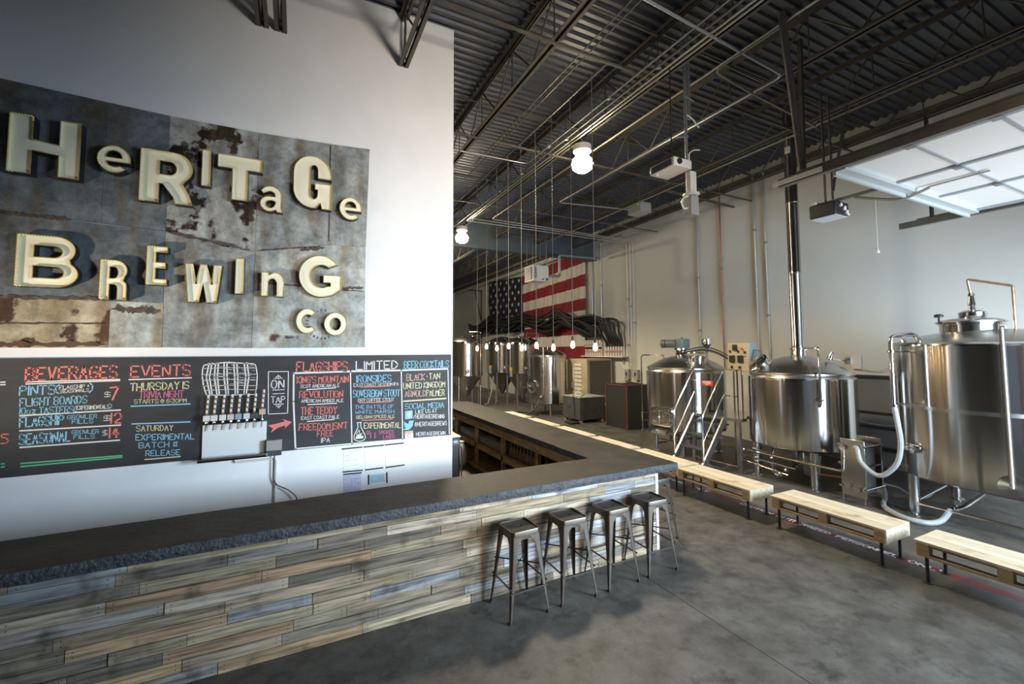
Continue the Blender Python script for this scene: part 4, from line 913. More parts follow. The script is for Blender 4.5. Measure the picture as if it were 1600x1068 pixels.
f=lambda u,v,dd:(7.62+dd*-.6,6.43-u,1.69+v)
MB().poly([[(0,0),(.28,0),(.28,.105),(0,.105)]],f,0,.004).build('plate',M_red,tt)
m=MB(); f2=lambda u,v:(7.612,6.43-u,1.69+v)
for s,v in (('AUTHORIZED',.070),('PERSONNEL',.042),('ONLY',.014)): write(m,s,.04 if s!='ONLY' else .10,v,.24 if s!='ONLY' else .18,v,.020,.0055,f2,0)
m.build('lettering',M_whitetape,tt)
m=MB(); m.tube([(7.62,6.42,1.79),(7.62,6.6,1.78),(7.68,6.79,1.80)],.006,6); m.tube([(7.62,6.16,1.79),(7.65,6.12,1.80),(7.70,6.08,1.83)],.006,6); m.build('chain',M_chrome,tt)
# kettle with flue
c=(8.7,5.07); t=thing('brew_kettle','squat stainless kettle with the tall flue rising from its lid','tank',(c[0],c[1],0))
shell(t,c,.88,.66,1.91); dome(t,c,.88,1.91,.29); legs(t,c,.80,(140,222,40,-40),.64,.06)
m=MB(); m.lathe([(.135,2.20),(.135,2.42),(.15,2.43),(.15,2.46),(.12,2.47)],(8.7,5.07,0),24); m.build('flue_collar',M_chrome,t)
d=Vector((-.72,.30,.62)).normalized(); p0=Vector((8.18,5.42,2.08)); m=MB(); m.lathe([(.185,0),(.185,.13),(.20,.135),(.20,.17),(.17,.185),(.0001,.20)],p0,28,axis=d); mw=m.build('manway',M_chrome,t)
m=MB(); q=p0+d*.2; m.tube([q+Vector((0,.1,.02)),q+Vector((.02,.06,.22)),q+Vector((.06,-.04,.20)),q+Vector((.08,-.1,.04))],.014,8); m.build('handle',M_dgrey,mw)
m=MB(); m.tube([(8.55,4.86,2.44),(8.3,4.55,2.46),(8.08,4.37,2.46),(8.08,4.37,1.50),(8.12,4.42,1.44)],.022,10,round_=.06); tclamp(m,(8.08,4.37,1.56),(0,0,1),.05); m.build('condensate_pipe',M_chrome,t)
m=MB(); m.lathe([(.06,0),(.05,.06),(.03,.13),(.02,.16)],(8.75,4.55,2.24),14,axis=(.1,-.35,1)); m.cyl((8.75,4.5,2.26),(9.1,4.45,2.20),.015,8); m.box(9.05,9.15,4.36,4.46,2.16,2.28); m.build('lid_valve',M_chrome,t)
m=MB()
for z in (.33,.52): m.tube([(8.0,5.6,z),(7.93,4.75 if z<.4 else 5.2,z)],.02,8)
m.tube([(7.97,5.85,.47),(7.93,4.05,.47),(7.93,4.0,.50),(7.93,3.98,.85)],.022,10,round_=.05)
m.tube([(8.2,5.3,.60),(8.05,5.25,.50),(8.05,5.25,.16),(7.95,5.1,.14)],.02,8); m.tube([(8.7,5.07,.62),(8.7,5.07,.30),(8.1,5.0,.24)],.025,8)
m.tube([(7.95,5.9,.28),(7.95,4.9,.18)],.018,8)
for p in ((7.96,5.75,.47),(8.05,5.25,.40),(8.0,5.15,.15),(8.05,5.0,.24)): tclamp(m,p,(0,1,0),.05)
for p in ((8.05,5.25,.40),(7.97,5.05,.16)): m.sphere(p,.045,8); m.bar(p,(p[0]-.05,p[1]+.1,p[2]+.06),.012,.02)
m.build('under_piping',M_chrome,t)
m=MB(); m.tube([(8.10,4.55,.28),(8.0,4.0,.36)],.012,8); m.build('brass_rod',M_copper,t)
tt=thing('white_bucket','white plastic bucket on the floor behind the kettle legs','bucket',(9.02,5.1,0)); m=MB(); m.lathe([(.13,0),(.16,.36),(.168,.36),(.168,.38)],(9.02,5.1,0),20); m.build('pail',M_offw,tt)
tt=thing('flue_pipe','tall shiny flue pipe rising from the kettle lid to the roof','flue',(8.7,5.07,2.47)); m=MB(); pr=[]
for z in (2.47,3.9,5.3,6.6): pr+=[(.108,z+.001),(.114,z+.01),(.114,z+.05),(.108,z+.06)]
pr+=[(.108,7.25)]; m.lathe(pr,(8.7,5.07,0),32); m.build('pipe',M_steel,tt); MB().box(8.58,8.60,5.0,5.10,6.3,6.42).build('tag',M_offw,tt)
# control panel
t=thing('control_panel','beige control cabinet with switches and a red stop button between the two brew tanks','control panel',(8.66,6.25,1.06))
MB().box(8.55,8.80,6.0,6.50,1.97,2.57).build('cabinet',[M_beige],t,bevel=.008)
MB().box(8.56,8.80,5.985,6.0,1.98,2.56).build('side_panel',M_panelblue,t)
for (y,z,w_,h_) in ((6.31,2.475,.052,.062),(6.385,2.23,.062,.075),(6.185,2.23,.062,.075)):
    MB().box(8.515,8.55,y-w_,y+w_,z-h_,z+h_).build('rotary_switch',M_black,t,bevel=.008)
m=MB(); m.lathe([(.036,0),(.036,.015),(.0001,.016)],(8.55,6.13,2.45),14,axis=(-1,0,0)); y_=m.build('stop_button_ring',M_yel,t); m=MB(); m.lathe([(.022,.014),(.026,.035),(.0001,.04)],(8.55,6.13,2.45),14,axis=(-1,0,0)); m.build('stop_button',M_red,y_)
for (y,z) in ((6.43,2.39),(6.24,2.39),(6.08,2.37),(6.40,2.05),(6.21,2.05)): MB().box(8.53,8.55,y-.022,y+.022,z-.025,z+.025).build('selector',M_black,t)
m=MB(); m.box(8.546,8.55,6.05,6.13,2.27,2.295); m.build('red_label',M_red,t)
for y in (6.04,6.46): MB().box(8.66,8.685,y-.012,y+.012,1.06,1.97).build('stand_post',M_steel2,t)
# platform with stairs
t=thing('stair_platform','steel work platform with tubular handrails and steps between two brew tanks','platform',(7.9,6.3,0))
MB().poly([[(7.83,5.72),(8.08,5.76),(8.3,5.92),(8.6,6.0),(8.95,6.0),(8.95,6.64),(8.2,6.66),(8.0,6.84),(7.83,6.92)]],lambda u,v,dd:(u,v,dd),1.0,1.06).build('deck',M_steel2,t)
for (x,y) in ((7.86,5.78),(7.86,6.86),(8.88,6.06),(8.88,6.58)): MB().box(x-.035,x+.035,y-.035,y+.035,0,1.0).build('leg',M_steel2,t)
for y in (6.07,6.80):
    m=MB(); m.bar((7.10,y,.03),(7.83,y,1.02),.035,.12); m.build('stringer',M_steel2,t)
    m=MB(); m.tube([(7.18,y,.15),(7.18,y,1.12),(7.83,y,2.02),(7.83,y,1.06)],.017,8,round_=.05); m.tube([(7.18,y,.62),(7.83,y,1.52)],.014,8); m.build('handrail',M_chrome,t)
for k in range(4):
    z=.16+k*.25; x=7.10+(z)*.74; MB().box(x-.02,x+.2,6.085,6.785,z-.025,z).build('step',M_dgrey,t)
m=MB(); m.tube([(7.83,6.07,2.02),(7.86,5.78,2.02),(7.86,5.78,1.06)],.016,8,round_=.06); m.tube([(7.83,6.07,1.5),(7.86,5.78,1.5)],.012,8); m.tube([(7.86,5.78,2.02),(8.06,5.82,2.02),(8.06,5.82,1.06)],.016,8,round_=.05); m.build('guard_rail',M_chrome,t)
m=MB(); m.tube([(7.83,6.80,2.02),(7.86,6.88,2.02),(7.86,6.88,1.06)],.016,8,round_=.04); m.tube([(7.86,6.88,2.02),(7.86,6.88,2.25),(7.95,6.7,2.36)],.016,8,round_=.05); m.build('guard_rail',M_chrome,t)
m=MB()
for (a,b2) in (((7.86,5.78,.12),(7.86,6.86,.12)),((7.1,6.07,.05),(7.86,6.07,.05))): m.cyl(a,b2,.018,8)
m.build('base_rail',M_steel2,t)
# heat exchanger
t=thing('plate_heat_exchanger','upright stainless plate heat exchanger between the kettle and the largest tank','heat exchanger',(8.1,3.86,0))
MB().box(7.93,7.96,3.69,4.03,.12,1.0).build('front_plate',M_steel2,t,bevel=.004); MB().box(8.42,8.45,3.69,4.03,.12,1.0).build('rear_plate',M_steel2,t,bevel=.004)
m=MB()
for k in range(20): m.box(7.975+k*.016,7.984+k*.016,3.72,4.0,.18,.92)
m.build('plate_pack',M_dgrey,t)
for (y,z) in ((3.70,.9),(4.02,.9),(3.70,.25),(4.02,.25),(3.70,.6),(4.02,.6)): m=MB(); m.cyl((7.90,y,z),(8.5,y,z),.014,8); m.lathe([(.026,0),(.026,.03)],(7.90,y,z),6); m.build('tie_bar',M_chrome,t)
for (x,y) in ((7.945,3.71),(7.945,4.01),(8.435,3.71),(8.435,4.01)): MB().box(x-.018,x+.018,y-.012,y+.012,0,.13).build('leg',M_steel2,t)
for (y,z) in ((3.98,.86),(3.80,.88),(3.93,.28),(3.80,.24)): m=MB(); m.lathe([(.03,0),(.03,.03),(.045,.032),(.045,.05)],(7.93,y,z),12,axis=(-1,0,0)); m.build('port',M_chrome,t)
tt=thing('label_bucket','small white tub with a dark label on the floor behind the heat exchanger','bucket',(8.88,4.04,0)); m=MB(); m.lathe([(.085,0),(.10,.20),(.105,.20),(.105,.215)],(8.88,4.04,0),18); m.build('tub',M_offw,tt); m=MB(); m.lathe([(.0915,.06),(.0985,.15)],(8.88,4.04,0),10,a0=PI*.7,a1=PI*1.5); m.build('label_band',M_panelblue,tt)
# largest tank at right
c=(8.95,2.55); t=thing('holding_tank','largest stainless tank, cut off by the right edge, with a round lid','tank',(c[0],c[1],0))
shell(t,c,1.06,.60,2.50)
m=MB(); m.lathe([(1.052,1.572),(1.0625,1.574),(1.0625,1.626),(1.052,1.628)],(c[0],c[1],0),80,cap=False); m.build('weld_band',M_steel2,t)
m=MB(); pr=[(1.055,2.50),(1.04,2.525),(1.0,2.54),(.75,2.62),(.4,2.70),(.0005,2.73)]; m.lathe(pr,(c[0],c[1],0),80,cap=False); m.build('domed_lid',M_steel2,t)
legs(t,c,.98,(136,224,44,-44),.62,.065)
cc=(8.80,2.68); m=MB(); m.lathe([(.33,2.55),(.33,2.78),(.35,2.785),(.35,2.81)],(cc[0],cc[1],0),36); mw=m.build('manway',M_chrome,t)
m=MB(); m.lathe([(.37,2.812),(.37,2.83),(.30,2.86),(.15,2.885),(.13,2.89)],(cc[0],cc[1],0),36); ld=m.build('manway_lid',M_steel2,mw)
m=MB(); m.cyl((8.50,2.92,2.80),(8.50,2.92,2.90),.012,8); m.lathe([(.05,2.90),(.055,2.93),(.03,2.945)],(8.50,2.92,0),10); m.build('clamp_knob',M_black,mw)
m=MB(); m.bar((9.08,2.5,2.84),(9.2,2.42,2.70),.03,.03); m.build('hinge',M_steel2,mw)
m=MB(); m.lathe([(.13,2.885),(.15,2.91),(.15,2.96),(.10,2.99),(.04,3.0)],(cc[0]+.03,cc[1]-.02,0),22); m.lathe([(.04,3.0),(.035,3.06),(.045,3.07),(.03,3.20),(.04,3.21),(.025,3.25)],(cc[0]+.03,cc[1]-.02,0),14); m.build('spray_fitting',M_chrome,t)
m=MB(); m.tube([(cc[0]+.03,2.66,3.2),(cc[0],2.68,3.45),(cc[0]+.02,2.24,3.30),(cc[0]+.02,2.24,2.68)],.018,10,round_=.03); m.build('copper_vent_pipe',mat('tarnished_copper',(.42,.30,.21),.4,metal=.8,col2=(.34,.2,.13),scale=20),t)
gd=Vector((7.975-8.95,2.15-2.55,0)).normalized(); gx=8.95+gd.x*1.085; gy=2.55+gd.y*1.085
m=MB(); m.bar((gx,gy,.72),(gx,gy,2.72),.05,.03,up=tuple(gd)); m.build('level_gauge',M_steel2,t)
m=MB(); m.cyl((gx+gd.x*.03,gy+gd.y*.03,.72),(gx+gd.x*.03,gy+gd.y*.03,2.70),.010,8); m.build('sight_tube',M_offw,t)
m=MB(); m.lathe([(.13,0),(.13,.02),(.03,.025),(.03,.06)],(8.95+gd.x*1.055,2.55+gd.y*1.055,.73),20,axis=gd); m.build('gauge_flange',M_chrome,t)
vd=Vector((8.05-8.95,3.11-2.55,0)).normalized(); vp=Vector((8.95,2.55,1.0))+vd*1.06; m=MB(); m.lathe([(.05,0),(.05,.04),(.07,.045),(.07,.065),(.03,.07),(.03,.12)],vp,14,axis=vd); m.bar(vp+vd*.1+Vector((.05,.08,0)),vp+vd*.1-Vector((.05,.08,0)),.02,.02); m.build('sample_valve',M_chrome,t)
m=MB(); m.tube([(7.75,3.21,1.60),(7.75,3.21,2.62),(8.10,3.06,2.65),(8.17,3.03,2.54)],.028,12,round_=.09); tclamp(m,(7.75,3.21,1.62),(0,0,1),.05); tclamp(m,(7.75,3.21,2.40),(0,0,1),.045); m.cyl((7.75,3.21,2.4),(8.05,3.1,2.40),.012,8); m.cyl((7.75,3.21,1.64),(8.05,3.1,1.64),.012,8); m.build('inlet_pipe',M_chrome,t)
m=MB(); m.tube([(8.5,2.55,.62),(8.5,2.55,.46),(8.35,2.72,.24),(8.28,2.85,.17)],.03,10,round_=.06); tclamp(m,(8.31,2.80,.20),(.4,-.7,.3),.055); m.bar((8.31,2.80,.24),(8.31,2.80,.32),.02,.03); m.build('outlet_valve',M_chrome,t)
m=MB()
for a,b2 in (((8.245,3.23,.16),(8.245,1.87,.16)),((8.245,3.23,.18),(9.65,3.23,.30)),((9.65,3.23,.2),(9.65,1.87,.2))): m.cyl(a,b2,.022,8)
m.build('leg_brace',M_steel2,t)
m=MB(); m.sphere((8.25,3.25,2.56),.035,8); m.tube([(8.25,3.25,2.5),(8.25,3.25,2.55)],.05,10); m.build('lid_lug',M_chrome,t)
def hose(pts,r,label,m_=M_hosegrey,name='hose',grp=None,rd=.3):
    # smooth curve through points
    P=[Vector(p) for p in pts]; Q=[]
    for i in range(len(P)-1):
        a,b,c2,d2=P[max(i-1,0)],P[i],P[i+1],P[min(i+2,len(P)-1)]
        for k in range(6):
            s=k/6; Q.append(.5*((2*b)+(c2-a)*s+(2*a-5*b+4*c2-d2)*s*s+(3*b-a-3*c2+d2)*s**3))
    Q.append(P[-1])
    if label is None: return MB().tube(Q,r,10).build(name,m_,grp)
    o=MB().tube(Q,r,10).build(name,m_); tag(o,label,'hose',grp); return o
hose([(7.88,3.80,.88),(7.80,3.73,.90),(7.78,3.67,.70),(7.78,3.45,.56),(7.78,3.24,.76),(7.78,3.17,1.05),(7.76,3.18,1.35),(7.75,3.21,1.62)],.034,'thick pale hose looping from the heat exchanger to the largest tank')
hose([(8.46,3.80,.26),(8.9,3.9,.10),(8.6,3.75,.036),(8.1,3.55,.036),(7.82,3.22,.036),(7.84,2.98,.036),(8.05,2.88,.05),(8.28,2.85,.17)],.036,'thick pale hose lying on the floor in front of the largest tank')
hose([(8.46,3.72,.28),(8.75,3.62,.20),(8.9,3.5,.06),(9.2,3.45,.03),(9.6,3.5,.03)],.014,'thin white hose drooping to the floor behind the heat exchanger')
t=thing('wall_rack','black steel rack against the wall between the kettle and the largest tank','rack',(XR-.1,4.6,0))
for z,h_ in ((1.86,.05),(1.12,.02),(.82,.02),(.40,.05)): MB().box(XR-.12,XR-.08,3.6,6.9,z-h_/2,z+h_/2).build('rail',M_dark,t)
for y in (3.65,6.85): MB().box(XR-.12,XR-.07,y-.02,y+.02,0,1.9).build('upright',M_dark,t)
MB().box(XR-.06,XR-.045,3.6,6.9,.05,1.84).build('wall_shade_sheet',M_grey2,t)  # dark sheet painting the shade on the wall behind the rails
hose([(XR-.14,5.9,.95),(XR-.15,5.2,.90),(XR-.15,4.6,.88),(XR-.14,4.0,.98)],.012,'thin pale hose draped along the black wall rack')
# ---------------- fermenters ----------------
def fermenter(c,R_,zc,z1,label,deg0=45,rack=True):
    t=thing('fermenter',label,'tank',(c[0],c[1],0),'conical fermenters')
    m=MB(); m.lathe([(R_,zc),(R_*1.004,zc+.03),(R_,zc+.04),(R_,zc+.06),(R_,z1-.14),(R_,z1-.1),(R_*.985,z1-.03),(R_*.97,z1)],(c[0],c[1],0),56); m.build('tank_shell',M_steel,t)
    m=MB(); m.lathe([(.05,.24),(.06,.30),(R_*.93,zc-.04),(R_,zc)],(c[0],c[1],0),48,cap=False); m.build('cone',M_steel,t)
    m=MB(); m.lathe([(R_*.97,z1),(R_*.90,z1+.06),(R_*.6,z1+.20),(R_*.25,z1+.28),(.0005,z1+.30)],(c[0],c[1],0),40,cap=False); m.build('domed_lid',M_steel2,t)
    legs(t,c,R_*.93,(deg0,deg0+90,deg0+180,deg0+270),zc+.05,.045)
    m=MB(); v=polar(c,R_*.5,250,0)
    for k in range(3): m.sphere((c[0]+.25*(k-1),c[1]-.2,z1+.24),.05,8)
    m.build('lid_fittings',M_chrome,t)
    m=MB(); px,py,_=polar(c,R_+.10,-62,0); qx,qy,_=polar(c,R_*.5,-90,0)
    m.tube([(px,py,.9),(px,py,z1+.42),(qx,qy,z1+.42),(qx,qy,z1+.2)],.022,8,round_=.08); m.cyl((px,py,zc),polar(c,R_*.98,-62,zc),.012,6); m.build('blow_off_pipe',M_chrome,t)
    m=MB(); d=Vector((math.cos(R(-105)),math.sin(R(-105)),0)); m.lathe([(.08,0),(.09,.03),(.03,.05),(.03,.09)],(c[0]+d.x*R_,c[1]+d.y*R_,zc+.22),12,axis=d); m.lathe([(.05,0),(.05,.06),(.02,.08)],(c[0]+d.x*R_*.5,c[1]+d.y*R_*.5,zc*.55),10,axis=d); m.build('valve',M_chrome,t)
    d=Vector((math.cos(R(-20)),math.sin(R(-20)),0)); return t
fermenter((6.90,18.65),.775,1.30,2.82,'conical stainless fermenter at the far left, partly hidden by the white wall')
fermenter((9.22,19.7),.78,1.35,2.80,'conical stainless fermenter in the middle, partly hidden behind its neighbours')
fermenter((9.26,17.62),.785,1.40,2.76,'conical stainless fermenter just left of the smaller straight-sided tank')
c=(8.75,14.58); t=thing('bright_tank','straight-sided stainless tank with a round side hatch, before the flag','tank',(c[0],c[1],0))
shell(t,c,.75,.42,2.18,seam=1.55); m=MB(); m.lathe([(.745,2.18),(.735,2.24),(.66,2.30),(.4,2.42),(.15,2.47),(.0005,2.48)],(c[0],c[1],0),48,cap=False); m.build('domed_lid',M_steel2,t)
legs(t,c,.6,(160,250,70,-20),.42,.06)
hd=Vector((8.02-8.75,14.42-14.58,0)).normalized(); m=MB(); m.lathe([(.24,-.05),(.24,.06),(.26,.065),(.26,.09),(.22,.10),(.21,.06)],Vector((c[0],c[1],1.08))+hd*.74,24,axis=hd,cap=False); q=m.build('side_hatch',M_chrome,t); m=MB(); m.lathe([(.215,.0),(.215,.055)],Vector((c[0],c[1],1.08))+hd*.74,24,axis=hd); m.build('hatch_dark_inside',M_dgrey,q)  # dark disc stands for the shade inside the open hatch
m=MB(); pp=Vector((c[0],c[1],1.08))+hd*.87; m.bar(pp+Vector((0,.2,0)),pp-Vector((0,.2,0)),.03,.03); m.sphere(pp+hd*.04,.05,8); m.build('hatch_bar',M_chrome,q)
m=MB(); m.cyl((8.22,13.98,.9),(8.22,13.98,2.55),.03,8); m.lathe([(.09,0),(.09,.03)],(8.27,14.03,1.5),14,axis=(-.65,-.75,0)); m.build('sight_pipe',M_chrome,t)
m=MB()
for k in (-1,0,1): m.cyl((8.6+.2*k,14.3,2.38),(8.6+.2*k,14.3,2.56),.03,8)
m.build('lid_fittings',M_chrome,t)
m=MB(); m.cyl((8.15,14.0,.75),(8.05,13.9,.72),.03,8); m.sphere((8.05,13.9,.72),.06,8); m.build('valve',M_chrome,t)
hose([(8.1,13.95,.7),(7.8,13.9,.3),(7.5,14.2,.035),(7.6,15.0,.035),(8.0,15.0,.035),(8.1,14.2,.035)],.03,'grey hose coiled on the floor under the straight-sided tank',M_hose)
hose([(8.25,18.6,1.2),(8.0,18.3,.5),(7.9,18.4,.04),(7.6,18.0,.03)],.03,'pale hose hanging to the floor between the fermenters')
t=thing('fermenter_rack','low steel pipe rack on the floor between the fermenters','rack',(7.7,19,0)); m=MB()
for z in (.25,.55): m.cyl((7.75,19.2,z),(8.2,18.2,z),.025,6)
for p in ((7.75,19.2),(8.2,18.2)): m.cyl((p[0],p[1],0),(p[0],p[1],.7),.03,6)
m.build('frame',M_steel2,t)
for (x,y,z,lb) in ((8.44,19.43,1.55,'yellow valve tag hanging left between the fermenters'),(8.52,17.28,1.52,'yellow valve tag hanging on the fermenter left of the straight-sided tank')):
    tt=thing('valve_tag',lb,'tag',(x,y,z)); MB().box(x-.06,x+.06,y-.02,y+.02,z,z+.14).build('yellow_card',M_yel,tt); MB().box(x-.05,x+.05,y-.02,y+.02,z-.26,z-.0).build('spray_bottle',M_panelblue,tt)
# ---------------- chiller group ----------------
t=thing('glycol_chiller','large beige chiller with dusty finned side beneath the hose manifold','chiller',(10.1,13.6,0))
MB().box(9.56,10.75,13.12,14.4,.35,2.09).build('cabinet',M_beige,t,bevel=.01); MB().box(9.70,10.66,13.105,13.12,.45,2.02).build('coil_panel',M_mesh,t); MB().box(9.58,9.68,13.10,13.12,.4,2.05).build('corner_trim',M_grey,t)
MB().box(10.75,10.83,13.2,14.2,.6,1.86).build('side_pod',M_dgrey,t)
m=MB()
for k in range(9): m.box(9.53,9.56,13.42,13.85,.62+k*.15,.72+k*.15)
m.build('louvre',M_offw,t); MB().box(9.555,9.56,13.95,14.05,1.3,1.75).build('side_label',M_offw,t); MB().box(9.50,9.56,13.95,14.25,.95,1.2).build('pump_box',M_grey,t); MB().box(9.6,10.7,13.2,14.3,0,.35).build('base',M_dgrey,t)
t=thing('reservoir_tank','low dark grey steel box standing in front of the beige chiller','reservoir',(9.05,12.5,0))
MB().box(8.47,9.5,12.02,13.05,.10,.83).build('body',M_dgrey,t,bevel=.006); MB().box(8.45,9.52,12.0,13.07,.83,.855).build('lid',M_grey,t)
for (x,y) in ((8.55,12.1),(9.42,12.1),(8.55,12.97),(9.42,12.97)): MB().box(x-.05,x+.05,y-.05,y+.05,0,.10).build('skid',M_shelfwood,t)
MB().sphere((8.465,12.6,.5),.03,8).build('knob',M_dark,t)
hose([(9.3,12.9,.88),(9.0,12.6,.875),(8.7,12.3,.875),(8.9,12.9,.88),(9.4,13.08,1.1)],.014,'thin pale line lying on the dark grey box',M_offw)
hose([(8.42,12.35,.9),(8.44,12.3,.5),(8.40,12.25,.05)],.012,'black cable hanging down the dark grey box',M_black)
t=thing('floor_scale','flat black floor scale beside the dark grey box','scale',(8.25,12.15,0)); MB().box(8.08,8.42,11.95,12.35,.02,.06).build('platform',M_dark,t,bevel=.005); MB().box(8.12,8.38,12.0,12.3,0,.02).build('base',M_black,t)
t=thing('black_cabinet','square black cabinet with brown wooden edging left of the mash tank','cabinet',(9.5,10.9,0))
MB().box(9.07,9.95,10.41,11.4,.0,1.31).build('body',M_blkpanel,t)
m=MB()
for (x,y) in ((9.055,10.395),(9.055,11.38),(9.93,10.395)): m.box(x,x+.035,y,y+.035,0,1.34)
m.box(9.055,9.965,10.395,10.43,1.31,1.34); m.box(9.055,9.09,10.395,11.415,1.31,1.34); m.box(9.93,9.965,10.395,11.415,1.31,1.34); m.box(9.055,9.965,11.38,11.415,1.31,1.34); m.build('edging',M_brownedge,t)
MB().box(9.1,9.92,10.44,11.37,1.311,1.33).build('top_mat',M_black,t)
t=thing('hose_tap','chrome tap and hose end lying on the black cabinet','tap',(9.6,10.8,1.33)); m=MB(); m.tube([(9.3,11.0,1.36),(9.5,10.8,1.40),(9.75,10.7,1.36),(9.85,10.6,1.35)],.022,8,round_=.1); m.sphere((9.45,10.86,1.42),.04,8); m.build('spout',M_chrome,t)
# manifold shelf, valves and hoses
t=thing('manifold_shelf','white shelf bracket on the wall carrying the glycol valves','shelf',(XR-.15,13.6,2.17)); MB().box(XR-.28,XR-.02,12.35,14.95,2.15,2.19).build('board',M_offw,t)
for y in (12.6,13.6,14.7): MB().box(XR-.06,XR-.02,y-.02,y+.02,1.9,2.15).build('bracket',M_grey,t)
vp=None
for k in range(14):
    hi=k>=7; y=(12.55+k*.15) if not hi else 13.82+(k-7)*.155; zt=2.55 if not hi else 2.82
    o=thing('glycol_valve','white glycol valve with red band, in the %s group on the wall shelf'%('lower right' if not hi else 'taller left'),'valve',(XR-.15,y,2.19),'glycol valves, %s group'%('right' if not hi else 'left'))
    MB().box(XR-.19,XR-.12,y-.032,y+.032,2.19,zt).build('body',M_offw,o,bevel=.006)
    m=MB(); m.box(XR-.20,XR-.11,y-.022,y+.022,2.32,2.40); 
    if hi: m.box(XR-.20,XR-.11,y-.022,y+.022,2.60,2.66)
    m.build('band',M_red,o)
    if hi: MB().box(XR-.20,XR-.11,y-.036,y+.036,2.46,2.54).build('body_ring',M_dark,o)
HE=[(12.55+k*.15,2.55) for k in range(7)]+[(13.84+k*.117,2.84) for k in range(9)]
HB=thing('hose_bundle','tangled bundle of thick black hoses slung along the wall across the flag','hose bundle',(XR-.4,19,2.55))
LAY={}
for k in range(16): LAY.setdefault(k%5,[]).append(HE[k])
u=rnd.uniform
for l,hs in LAY.items():
    ph=u(0,6); am=u(.05,.16); hs.sort(reverse=True); xl=XR-.32-.112*l
    for q,(y1,zv) in enumerate(hs):
        lane=3.20+.075*l+.125*q; sag=.20-.05*q; zz=zv+.05
        pts=[(XR-.15,y1,zv),(XR-.15,y1,zv+.15),(.5*(xl+XR-.15),y1+.05,.5*(zv+lane)),(xl,y1+.25,lane-.06+.02*q),(xl,15.0,lane)]
        yy=16.0
        while yy<27.2:
            hump=.34*math.exp(-((yy-23.3)/1.3)**2)+.20*math.exp(-((yy-19.6)/.9)**2)-.10*math.exp(-((yy-26)/1.0)**2)
            pts.append((xl,yy,lane+.34+am*math.sin(yy*1.1+ph)-sag*math.exp(-((yy-17.4)/1.0)**2)*1.6-sag*.9*math.exp(-((yy-21.4)/.8)**2)+hump)); yy+=.9
        hose(pts,.05,None,M_hose,'hose',HB)
t=thing('hose_bracket','dark wall bracket holding the black hose bundle at the far end','bracket',(XR-.2,26.5,3.4)); m=MB(); m.box(XR-.9,XR-.02,26.4,26.46,6.3,6.36); m.box(XR-.9,XR-.02,26.4,26.46,3.16,3.22); m.box(XR-.06,XR-.02,26.4,26.46,3.2,6.36); m.bar((XR-.5,26.43,6.3),(XR-.04,26.43,4.3),.04,.04); m.build('frame',M_dark,t)
# ---------------- flag ----------------
t=thing('american_flag','huge stars and stripes flag hung along the far right wall','flag',(XR-.1,19.8,2.0))
yA,yM,yB=14.8,20.4,24.9
def zt(y): return 6.61+(6.36-6.61)*(y-yA)/(yM-yA) if y<yM else 6.36+.32*(y-yM)/(yB-yM)
def zb(y): return 2.08
def wav(y,z): return XR-.13-.025*math.sin(y*7+z*1.7)-.02*math.sin(y*17+z*3)-.02*math.sin(z*5)
NY=110
for (nm,mi,rows) in (('red_stripe',M_flagred,range(0,9,2)),('white_stripe',M_flagwhite,range(1,9,2))):
    for r in rows:
        m=MB(); ye=yM if r<7 else yB
        ny=int(NY*(ye-yA)/(yB-yA)); vs=[]; fs=[]
        for i in range(ny+1):
            y=yA+(ye-yA)*i/ny
            for j in range(5):
                q=(r+j/4)/9; z=zt(min(y,yM))*(1-q)+zb(y)*q; vs.append((wav(y,z),y,z))
        for i in range(ny):
            for j in range(4): a=i*5+j; fs.append((a,a+1,a+6,a+5))
        m.add(vs,fs,True); m.build(nm,mi,t)
m=MB(); vs=[]; fs=[]; nz=18
for i in range(61):
    y=yM+(yB-yM)*i/60
    for j in range(nz+1):
        z=zt(y)+(3.40-zt(y))*j/nz; vs.append((wav(y,z)-.012,y,z))
for i in range(60):
    for j in range(nz): a=i*(nz+1)+j; fs.append((a,a+1,a+nz+2,a+nz+1))
m.add(vs,fs,True); cn=m.build('canton',M_flagblue,t)
m=MB()
for r in range(9):
    nn=6 if r%2==0 else 5
    for k in range(nn):
        y=yM+(yB-yM)*((k+.5)/6 if nn==6 else (k+1)/6); zz=zt(y)+(3.40-zt(y))*(r+.62)/9.3; s=.135
        pts=[(y+s*(1 if i%2==0 else .42)*math.sin(i*PI/5)*1.25,zz+s*(1 if i%2==0 else .42)*math.cos(i*PI/5)) for i in range(10)]
        x=min(wav(p[0],p[1]) for p in pts)-.03
        m.poly([pts],lambda u,v,d:(x-d,u,v),0,.004)
m.build('stars',M_flagwhite,cn)
# ---------------- unit heater ----------------
t=thing('unit_heater','white unit heater hung from the roof in front of the flag','heater',(7.6,13.3,4.83))
MB().box(7.26,7.9,13.0,13.6,4.83,5.38).build('cabinet',mat('heater_white',(.66,.63,.56),.5),t,bevel=.01); m=MB()
for k in range(6): m.box(7.235,7.26,13.08,13.52,4.90+k*.07,4.94+k*.07)
m.box(7.25,7.262,13.05,13.55,4.87,5.34); m.build('louvre',M_dark,t)
m=MB(); f=lambda u,v:(7.36-v,12.9935,4.93+u)
write(m,'REZNOR',0,-.05,.38,-.05,.075,.018,f,0); m.build('lettering',M_dark,t)
MB().box(7.62,7.70,12.99,13.0,4.88,4.92).build('badge',M_dark,t); MB().box(7.78,7.86,12.99,13.0,4.86,4.95).build('badge',M_dgrey,t)
for (x,y) in ((7.3,13.08),(7.3,13.5),(7.86,13.08),(7.86,13.5)): m=MB(); m.cyl((x,y,5.38),(x,y,6.45),.008,6); m.build('hanger_rod',M_emt,t)
